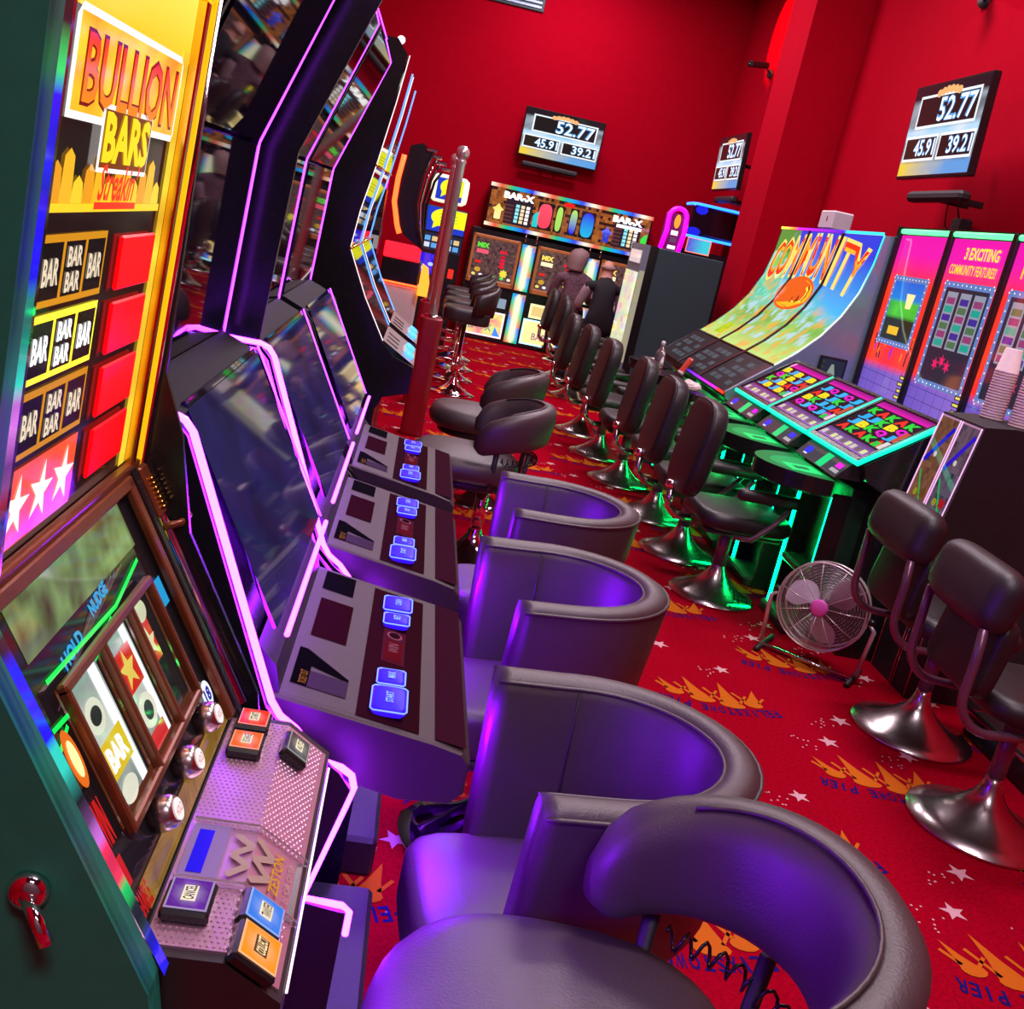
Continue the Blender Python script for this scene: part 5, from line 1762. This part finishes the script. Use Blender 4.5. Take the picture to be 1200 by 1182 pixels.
for k in range(4):
    pts = [(-0.10 + 0.035 * k, 1.93 - 0.045 * k), (-0.15 + 0.035 * k, 1.70), (-0.165 + 0.03 * k, 1.48), (-0.12 + 0.02 * k, 1.28), (-0.05, 1.10)]
    MB().tube([(x, 9.39 + 0.1 * k, z) for x, z in pts], 0.012, 8).build('arch_rail', 'chrome' if k == 1 else 'black', na, True)
    MB().box(-0.16 + 0.05 * k, -0.06 + 0.05 * k, 9.38 + 0.1 * k, 9.44 + 0.1 * k, 1.93 - 0.04 * k, 1.96 - 0.04 * k, 0.006).build('arch_cap', 'chrome', na, True)
MB().prism([(-0.02, 0.70), (0.10, 0.70), (0.04, 0.95), (-0.02, 0.98)], 9.36, 9.5).build('orange_lamp', 'orange_lamp', na, True)

yb = thing('touch_terminal', 'yellow and blue lit terminal with two stacked screens behind the chrome pole', 'slot machine', (0.12, 11.4, 0))
MB().box(-0.12, 0.36, 11.3, 11.8, 0.0, 1.50, 0.01).build('cabinet_body', 'black', yb, True)
m = MB().cushion(-0.20, 0.20, -0.145, 0.145, 0, 0.06, 0.02, 7, 28)
m.v = [(x + 0.12, 11.30 - z + 0.05, 1.685 + y) for x, y, z in m.v]
m.build('topper', 'white_lit', yb, True)


def bubble(A, x0, y0, x1, y1):
    A.rect(x0, y0, x1, y1, H('#1838c0'), 1)
    w, h = x1 - x0, y1 - y0
    A.ell(x0 + w * .55, y0 + h * .6, w * .42, h * .40, H('#f4f020'), 2, 24)
    A.rect(x0 + w * .5, y0 + h * .25, x1, y1 - 0.004, H('#f4f020'), 2)
    A.poly([(x0 + w * .2, y0 + h * .1), (x0 + w * .45, y0 + h * .35), (x0 + w * .22, y0 + h * .5)], H('#f4f020'), 2)
    for i in range(3):
        A.rect(x0 + w * .35, y0 + h * (.72 - .13 * i), x0 + w * .8, y0 + h * (.75 - .13 * i), H('#a0a030'), 3)


A = Art()
bubble(A, -0.14, 1.575, 0.14, 1.795)
A.build('topper_picture', plane_map((0.12, 11.288, 0), (1, 0, 0), (0, 0, 1)), 'screen', yb, True)
A = Art()
bubble(A, -0.2, 1.24, 0.23, 1.49)
A.rect(-0.2, 1.04, 0.23, 1.22, H('#1c2038'), 1)
for r_ in range(2):
    for c_ in range(5):
        A.rect(-0.17 + c_ * 0.078, 1.065 + r_ * 0.07, -0.11 + c_ * 0.078, 1.115 + r_ * 0.07, (H('#d0d8f0'), H('#58a0e0'), H('#e0c080'))[(r_ + c_) % 3], 2)
A.rect(-0.2, 0.78, 0.10, 1.0, H('#1818d8'), 1)
for c_ in range(3):
    A.ell(-0.13 + c_ * 0.07, 0.84 + c_ * 0.05, 0.03, 0.02, H('#a8c8ff'), 2)
A.rect(0.14, 0.78, 0.2, 0.88, H('#ff2818'), 1)
A.build('terminal_screens', plane_map((0.12, 11.298, 0), (1, 0, 0), (0, 0, 1)), 'screen', yb, True)

# ================================================================== rainbow fruit machine bank against the back wall
RB = 12.98
rb = thing('rainbow_machine_bank', 'three-player fruit machine bank with rainbow light bars on the back wall', 'slot machine', (1.65, 13.1, 0))
MB().box(0.50, 2.80, RB + 0.02, YB - 0.02, 0.0, 1.36, 0.01).build('lower_cabinet', 'black', rb, True)
MB().box(0.62, 2.68, RB - 0.02, YB - 0.05, 1.40, 1.92, 0.01).build('upper_cabinet', 'black', rb, True)
bmap = plane_map((0, RB - 0.021, 0), (1, 0, 0), (0, 0, 1))
A = Art()
A.raster(0.64, 1.45, 2.66, 1.87, 60, 12, lambda u, v: H('#2a140c') if (int(v * 12 * 1.0 + 0.5) % 2 == 0 and fbm(u * 40, v * 9) < 0.5) else mix(H('#5a2a14'), H('#b06428'), 1.3 * fbm(u * 30, v * 8, 2) - 0.1), 0, True)
for xo, st_ in ((0.78, 0), (2.16, 1)):
    A.rect(xo + 0.06, 1.47, xo + 0.40, 1.80, H('#281a26'), 1)
    A.text('BAR-X', xo + 0.02, 1.765, xo + 0.40, 1.845, H('#ffffff', 1.4), 2, 0.06)
    for r_ in range(5):
        for c_ in range(3):
            A.rect(xo + 0.19 + c_ * 0.065, 1.50 + r_ * 0.045, xo + 0.235 + c_ * 0.065, 1.535 + r_ * 0.045, (H('#90e8f8'), H('#ffe0b0'), H('#fff8f0'))[c_], 2)
        A.rect(xo + 0.06, 1.50 + r_ * 0.045, xo + 0.16, 1.52 + r_ * 0.045, H('#60302a'), 2)
    A.star(xo - 0.02, 1.62, 0.07, (H('#ffe070'), H('#6068f0'))[st_], 2, 4, 0.6)
    A.rect(xo - 0.06, 1.50, xo + 0.02, 1.62, (H('#ffe8a0'), H('#3038c0'))[st_], 2)
    A.poly([(xo + 0.42, 1.50), (xo + 0.49, 1.50), (xo + 0.49, 1.70), (xo + 0.42, 1.64)], (H('#20c8c8'), H('#30e040'))[st_], 2)
    if st_:
        A.rect(xo + 0.08, 1.71, xo + 0.4, 1.75, H('#fff0ff', 1.3), 2)
for (xx, w, cb, ct) in ((1.34, 0.085, H('#f04058'), H('#f05068')), (1.52, 0.038, H('#a0d860'), H('#b0e060')), (1.70, 0.042, H('#2020e0'), H('#b0e060')), (1.88, 0.078, H('#20b0e0'), H('#3038e0'))):
    A.rect(xx - w - 0.012, 1.49, xx + w + 0.012, 1.81, H('#180c10'), 1)
    n = 24
    sq = lambda a: (abs(cos(a)) ** 3 + abs(sin(a)) ** 3) ** (-1 / 3)
    pts = [(xx + w * cos(2 * pi * i / n) * sq(2 * pi * i / n), 1.65 + 0.145 * sin(2 * pi * i / n) * sq(2 * pi * i / n)) for i in range(n)]
    A.poly(pts, [mix(cb, ct, (p[1] - 1.55) / 0.2) for p in pts], 2)
A.rect(1.55, 1.815, 1.68, 1.86, H('#f01818'), 2)
A.build('upper_picture', bmap, 'screen', rb, True)
for z, y_ in ((1.895, 0), (1.425, 0)):
    L = Art()
    L.raster(0.62, z - 0.022, 2.68, z + 0.022, 60, 1, lambda u, v: tuple(c * 0.62 for c in rainbow(u * 3.2)), 0)
    L.build('rainbow_light_bar', plane_map((0, RB - 0.03, 0), (1, 0, 0), (0, 0, 1)), 'screen_hot', rb, True)
lmap_ = plane_map((0, RB + 0.018, 0), (1, 0, 0), (0, 0, 1))
for k in range(3):
    x0 = 0.53 + k * 0.82
    fr_ = MB()
    x1 = x0 + 0.60
    for (a0, a1, c0, c1) in ((x0, x1, 1.25, 1.29), (x0, x1, 0.70, 0.76), (x0, x0 + 0.035, 0.70, 1.29), (x1 - 0.035, x1, 0.70, 1.29)):
        fr_.box(a0, a1, RB - 0.02, RB + 0.03, c0, c1, 0.008)
    fr_.build('bronze_frame', 'gold' if False else 'bronze_lit', rb, True)
    A = Art()
    A.raster(x0 + 0.035, 0.76, x1 - 0.035, 1.25, 22, 18, lambda u, v: mix(H('#241418'), H('#6a4a48'), 1.4 * fbm(u * 14 + k, v * 14, 3) - 0.1), 0, True)
    for i in range(4):
        A.ell(x0 + 0.41, 0.94 + i * 0.04, 0.035, 0.018, (H('#f01030'), H('#f01030'), H('#e0104a'), H('#c01030'))[i] if k < 2 else H('#f020d0'), 2, 10)
    A.rect(x0 + 0.36, 1.10, x0 + 0.45, 1.135, H('#e01830'), 2)
    A.text('MIX', x0 + 0.07, 1.13, x0 + 0.22, 1.19, (H('#60e040'), H('#ffe060'), H('#ffd060'))[k], 2, 0.06)
    A.rect(x0 + 0.07, 1.06, x0 + 0.22, 1.11, (H('#e85870'), H('#fff0c0'), H('#fff0c0'))[k], 2)
    A.rect(x0 + 0.07, 0.94, x0 + 0.15, 0.97, H('#e02020'), 2)
    for i in range(6):
        A.ell(x0 + 0.08 + i * 0.09, 0.80, 0.025, 0.018, (H('#f0d870'), H('#e8e8ff'), H('#c0a0e0'), H('#60e050'), H('#50e050'), H('#f0e0c0'))[i], 2, 10)
    A.star(x0 + 0.45, 0.86, 0.055, H('#e8d840'), 3, 8, 0.7)
    A.ell(x0 + 0.12, 0.86, 0.04, 0.03, H('#c89830'), 2, 10)
    A.build('game_screen', lmap_, 'screen', rb, True)
    A = Art()
    A.rect(x0 + 0.05, 0.40, x0 + 0.38, 0.58, (H('#303438'), H('#ffe8a8', 1.2), H('#ffe8a8', 1.2))[k], 0)
    A.rect(x0 + 0.08, 0.43, x0 + 0.35, 0.55, (H('#3a4048'), H('#e8c880'), H('#e8c880'))[k], 1)
    A.rect(x0 + 0.42, 0.44, x0 + 0.56, 0.56, H('#8898b0'), 0)
    A.build('note_panel', lmap_, 'screen', rb, True)
    A = Art()
    A.rect(x0, 0.06, x0 + 0.58, 0.38, (H('#f8c8e0'), H('#b0f0ff'), H('#b0f0ff'))[k], 0)
    A.raster(x0 + 0.02, 0.08, x0 + 0.56, 0.36, 8, 6, lambda u, v: mix((H('#f03070'), H('#ffd070'), H('#ffd070'))[k], (H('#80e060'), H('#c8b890'), H('#c8b890'))[k], fbm(u * 3, v * 3, k) * 1.4 - .2), 1)
    A.rect(x0 + 0.24, 0.33, x0 + 0.32, 0.39, H('#101418'), 2)
    A.text('BAR-X', x0 + 0.14, 0.13, x0 + 0.44, 0.22, H('#806a70'), 2, 0.03)
    A.poly([(x0 + 0.46, 0.08), (x0 + 0.56, 0.08), (x0 + 0.48, 0.2)], H('#3070e0'), 2)
    A.build('belly_picture', lmap_, 'screen_hot', rb, True)
    if k < 2:
        xc = x0 + 0.62
        for (c0, c1) in ((0.04, 0.66), (0.70, 1.27)):
            A = Art()
            A.raster(xc, c0, xc + 0.17, c1, 6, 14, lambda u, v: tuple(c * 0.62 for c in (mix(H('#fff8c8', 1.1), rainbow(0.2 + 0.55 * ((v * 1.7 + u * 0.5) % 1.0)), min(1, abs(u - 0.5) * 3.6 - 0.35 + max(0, abs(v - .5) - .42) * 9)))), 0)
            A.build('rainbow_column', plane_map((0, RB + 0.012, 0), (1, 0, 0), (0, 0, 1)), 'screen_hot', rb, True)
        for xx in (xc + 0.02, xc + 0.16):
            MB().tube([(xx, RB, 1.30), (xx, RB, 1.41)], 0.01, 6).build('support_rod', 'chrome', rb, True)

# ================================================================== slate cabinet in front of the pillar
sc_ = thing('side_on_machine', 'tall slate grey machine seen side-on in front of the red pillar', 'slot machine', (2.4, 9.95, 0))
MB().box(2.10, 2.74, 9.62, 10.25, 0.0, 1.555, 0.008).build('cabinet_body', 'grey_side', sc_, True)
MB().prism([(2.02, 0.0), (2.10, 0.0), (2.10, 1.56), (2.02, 1.56)], 9.60, 10.25).build('front_edge', 'black', sc_, True)
MB().prism([(1.965, 0.9), (2.02, 0.9), (2.02, 1.56), (1.965, 1.56)], 9.60, 10.25).build('header_panel', 'silver_side', sc_, True)
MB().prism([(1.975, 0.0), (2.02, 0.0), (2.02, 0.9), (1.965, 0.9)], 9.60, 10.25).build('lower_panel', 'silver_side', sc_, True)
A = Art()
A.raster(0, 0.42, 0.62, 1.30, 6, 16, lambda u, v: mix(mix(H('#a8d0d8'), H('#e8d890'), fbm(u * 4, v * 7, 3) * 1.3), (H('#f060d0') if v > .4 else H('#f0a060')), max(0, fbm(u * 6, v * 8, 9) * 2 - 1.1)), 0, True)
A.rect(0.05, 1.38, 0.58, 1.5, H('#d8c0c0'), 0)
A.build('front_picture', plane_map((1.962, 10.24, 0), (0, -1, 0), (0, 0, 1)), 'screen', sc_, True)
A = Art()
A.raster(1.966, 0.45, 2.018, 1.32, 2, 12, lambda u, v: mix(H('#c8c8b8'), H('#e8d0a0'), fbm(u * 3, v * 12, 4)), 0, True)
A.build('side_lights', plane_map((0, 9.599, 0), (1, 0, 0), (0, 0, 1)), 'screen_dim', sc_, True)

# ================================================================== blue neon machine and ice-cream sign behind it
bn = thing('blue_neon_machine', 'dark machine with a blue neon topper next to the red pillar', 'arcade machine', (3.05, 11.9, 0))
MB().box(2.74, 3.38, 11.62, 12.3, 0.0, 1.62, 0.01).build('cabinet_body', 'black', bn, True)
MB().box(2.80, 3.36, 11.56, 12.2, 1.78, 2.11, 0.02).build('topper_box', 'glass', bn, True)
for z, x0 in ((2.115, 2.78), (1.765, 2.74)):
    MB().tube([(3.38, 11.56, z), (x0 + 0.06, 11.54, z), (x0, 11.58, z - 0.005), (x0, 11.8, z - 0.01)], 0.014, 8).build('neon_tube', 'blue_neon', bn, True)
A = Art()
A.raster(2.84, 1.60, 3.10, 1.745, 8, 4, lambda u, v: mix(H('#6048d0'), H('#38c8d8'), u * 1.4 - 0.2 + 0.3 * fbm(u * 5, v * 4)), 0)
A.frame(2.83, 1.59, 3.11, 1.755, 0.01, H('#ff8070', 1.3), 1)
A.build('small_screen', plane_map((0, 11.60, 0), (1, 0, 0), (0, 0, 1)), 'screen', bn, True)
A = Art()
A.ell(2.90, 2.06, 0.07, 0.05, H('#1020e0'), 0)
A.ell(2.86, 1.82, 0.08, 0.045, H('#1020e0'), 0)
A.build('topper_glow', plane_map((0, 11.555, 0), (1, 0, 0), (0, 0, 1)), 'screen', bn, True)
cs_ = thing('neon_sign', 'glowing magenta arched sign with a white and orange column above the slate cabinet', 'sign', (2.63, 11.45, 1.56))
MB().tube([(0.09, 0, 0.0), (0.11, 0, 0.2), (0.10, 0, 0.36)] + [(0.0 + 0.10 * cos(pi * i / 8), 0, 0.36 + 0.10 * sin(pi * i / 8)) for i in range(1, 9)] + [(-0.09, 0, 0.2), (-0.12, 0, 0.0)], 0.026, 8).build('neon_outline', 'magenta_neon', cs_)
MB().box(-0.13, 0.12, 0.02, 0.05, -0.02, 0.40, 0.01).build('sign_back', 'magenta_panel', cs_)
A = Art()
A.rect(-0.04, 0.02, 0.05, 0.06, H('#fff0f0', 1.2), 0)
A.rect(-0.03, 0.09, 0.04, 0.15, H('#604060'), 0)
A.rect(-0.035, 0.17, 0.045, 0.22, H('#ffe8e0', 1.2), 0)
A.ell(0.01, 0.32, 0.035, 0.075, H('#ff9a30', 1.2), 0)
A.build('sign_picture', plane_map((0, 0.018, 0), (1, 0, 0), (0, 0, 1)), 'screen', cs_)
MB().box(-0.04, 0.04, 0.0, 0.06, -1.56, 0.0, 0.005).build('sign_stand', 'black', cs_)


# ================================================================== the seated couple
def person(label, joints, edges, mats_fn, loc, hair_mat, hair_fn, seedless=None):
    """joints: name -> (x, y, z, rx, ry); one continuous skinned figure facing +y"""
    names = list(joints)
    me = bpy.data.meshes.new('person')
    me.from_pydata([joints[n][:3] for n in names], [(names.index(a), names.index(b)) for a, b in edges], [])
    o = bpy.data.objects.new('person', me)
    COL.objects.link(o)
    mod = o.modifiers.new('skin', 'SKIN')
    mod.use_smooth_shade = True
    for i, n in enumerate(names):
        sv = me.skin_vertices[0].data[i]
        sv.radius = joints[n][3:5]
        sv.use_root = (n == 'pelvis')
    sb = o.modifiers.new('sub', 'SUBSURF')
    sb.levels = 2
    sb.render_levels = 2
    dg = bpy.context.evaluated_depsgraph_get()
    me2 = bpy.data.meshes.new_from_object(o.evaluated_get(dg))
    o.modifiers.clear()
    o.data = me2
    me2.name = 'person'
    me2.materials.clear()
    order = ['skin', 'top_purple', 'vest', 'trousers', 'sleeve', 'black']
    for k in order:
        me2.materials.append(M[k])
    jl = [(n, Vector(joints[n][:3])) for n in names]
    segs = [(a, b, Vector(joints[a][:3]), Vector(joints[b][:3])) for a, b in edges]
    for p in me2.polygons:
        c = p.center
        best, bd = None, 9
        for a, b, pa_, pb_ in segs:
            d = pb_ - pa_
            t_ = max(0, min(1, (c - pa_).dot(d) / max(d.length_squared, 1e-9)))
            dist = (pa_ + d * t_ - c).length
            if dist < bd:
                bd, best = dist, (a, b)
        p.material_index = order.index(mats_fn(best, c))
        p.use_smooth = True
    o.location = loc
    o.scale = (1.12, 1.05, 1.0)
    tag(o, label, 'person', 'seated couple')
    h = hair_fn(joints)
    h.build('hair', hair_mat, o)
    return o


def skel(lean, head_turn, s=1.0):
    J = {}
    J['pelvis'] = (0, 0, 0.0, 0.135, 0.115)
    J['waist'] = (0, lean * 0.25, 0.16, 0.125, 0.10)
    J['chest'] = (0, lean * 0.65, 0.34, 0.145, 0.11)
    J['upper'] = (0, lean * 0.95, 0.45, 0.10, 0.085)
    J['neck'] = (0, lean * 1.1 + 0.01, 0.53, 0.052, 0.052)
    J['jaw'] = (0.02 * head_turn, lean * 1.25 + 0.035, 0.60, 0.066, 0.074)
    J['face'] = (0.02 * head_turn, lean * 1.3 + 0.035, 0.67, 0.076, 0.092)
    J['crown'] = (0.01 * head_turn, lean * 1.3 + 0.015, 0.735, 0.066, 0.078)
    J['nose'] = (0.02 * head_turn + 0.10 * sin(head_turn), lean * 1.3 + 0.035 + 0.105 * cos(head_turn), 0.655, 0.012, 0.016)
    for sd, g_ in (('L', -1), ('R', 1)):
        J['shoulder' + sd] = (0.165 * g_, lean * 0.95, 0.43, 0.062, 0.062)
        J['elbow' + sd] = (0.225 * g_, lean + 0.10, 0.17, 0.045, 0.045)
        J['wrist' + sd] = (0.17 * g_, lean + 0.34, 0.24, 0.028, 0.028)
        J['palm' + sd] = (0.16 * g_, lean + 0.40, 0.255, 0.034, 0.018)
        for f in range(4):
            J['finger%d%s' % (f, sd)] = (0.16 * g_ + (f - 1.5) * 0.021, lean + 0.45, 0.255, 0.0085, 0.0085)
            J['tip%d%s' % (f, sd)] = (0.16 * g_ + (f - 1.5) * 0.022, lean + 0.485 - 0.006 * abs(f - 1.4), 0.235, 0.007, 0.007)
        J['thumb' + sd] = (0.16 * g_ - 0.045 * g_, lean + 0.42, 0.25, 0.009, 0.009)
        J['hip' + sd] = (0.095 * g_, 0.03, -0.02, 0.088, 0.085)
        J['knee' + sd] = (0.12 * g_, 0.40, -0.02, 0.062, 0.062)
        J['ankle' + sd] = (0.12 * g_, 0.36, -0.42, 0.036, 0.036)
        J['heel' + sd] = (0.12 * g_, 0.34, -0.475, 0.034, 0.03)
        J['toe' + sd] = (0.13 * g_, 0.52, -0.485, 0.036, 0.022)
    E = [('pelvis', 'waist'), ('waist', 'chest'), ('chest', 'upper'), ('upper', 'neck'), ('neck', 'jaw'), ('jaw', 'face'), ('face', 'crown'), ('face', 'nose')]
    for sd in 'LR':
        E += [('upper', 'shoulder' + sd), ('shoulder' + sd, 'elbow' + sd), ('elbow' + sd, 'wrist' + sd), ('wrist' + sd, 'palm' + sd), ('palm' + sd, 'thumb' + sd),
              ('pelvis', 'hip' + sd), ('hip' + sd, 'knee' + sd), ('knee' + sd, 'ankle' + sd), ('ankle' + sd, 'heel' + sd), ('heel' + sd, 'toe' + sd)]
        for f in range(4):
            E += [('palm' + sd, 'finger%d%s' % (f, sd)), ('finger%d%s' % (f, sd), 'tip%d%s' % (f, sd))]
    return J, E


def mf_woman(e, c):
    s = ''.join(e)
    if any(k in s for k in ('palm', 'finger', 'tip', 'thumb', 'face', 'jaw', 'nose', 'crown')):
        return 'skin'
    if 'heel' in s or 'toe' in s:
        return 'black'
    if any(k in s for k in ('hip', 'knee', 'ankle')):
        return 'trousers'
    return 'top_purple'


def mf_man(e, c):
    r = mf_woman(e, c)
    if r == 'top_purple':
        s = ''.join(e)
        return 'sleeve' if ('elbow' in s) else 'vest'
    return r


def hair_long(J):
    x, y, z = J['crown'][:3]
    dx, dy = J['nose'][0] - x, J['nose'][1] - y
    L = sqrt(dx * dx + dy * dy)
    dx, dy = dx / L, dy / L
    rings = []
    for i in range(13):
        t = i / 12
        zz = z + 0.062 - 0.27 * t
        r = 0.106 * sqrt(max(0.0, 1 - (1 - min(1.0, t * 2.4)) ** 2)) * (1 - 0.35 * max(0, t - 0.6)) + 0.004
        sh_ = 0.012 + 0.045 * t
        rings.append([(x - dx * sh_ + r * cos(a) * (1 - 0.30 * max(0, t - .25) * max(0, cos(a) * dx + sin(a) * dy)), y - dy * sh_ + r * sin(a) * (1 - 0.30 * max(0, t - .25) * max(0, cos(a) * dx + sin(a) * dy)), zz) for a in [2 * pi * k / 20 for k in range(20)]])
    return MB().loft(rings, cap=True, smooth=True)


def hair_fringe(J):
    x, y, z = J['crown'][:3]
    m = MB()
    m.tube([(x + 0.066 * cos(pi + pi * i / 12), y + 0.02 + 0.072 * sin(pi + pi * i / 12), z - 0.075) for i in range(13)], [0.012 + 0.018 * sin(pi * i / 12) for i in range(13)], 10)
    return m


ZS = 0.50
J, E_ = skel(0.03, 0.8)
person('seated woman with grey-brown hair and patterned mauve top at the rainbow machines', J, E_, mf_woman, (1.80, 12.35, 0.58), 'hair', hair_long)
J, E_ = skel(0.13, 0.2)
person('seated balding man in a black gilet with pale sleeves at the rainbow machines', J, E_, mf_man, (2.06, 11.62, 0.57), 'hair_thin', hair_fringe)


def plain_stool(label, loc):
    t = thing('round_stool', label, 'stool', loc, 0, 'round stools under the couple')
    MB().cushion(-0.18, 0.18, -0.18, 0.18, 0.37, 0.44, 0.03, 2.2, 28).build('seat', 'leather_black', t)
    MB().lathe([(0.028, 0.12), (0.028, 0.38)], (0, 0, 0), 16).build('column', 'chrome', t)
    trumpet(MB(), 0.2, flare=0.13).build('base', 'chrome', t)


plain_stool('round black stool under the seated woman', (1.80, 12.35, 0))
plain_stool('round black stool under the seated man', (2.06, 11.62, 0))
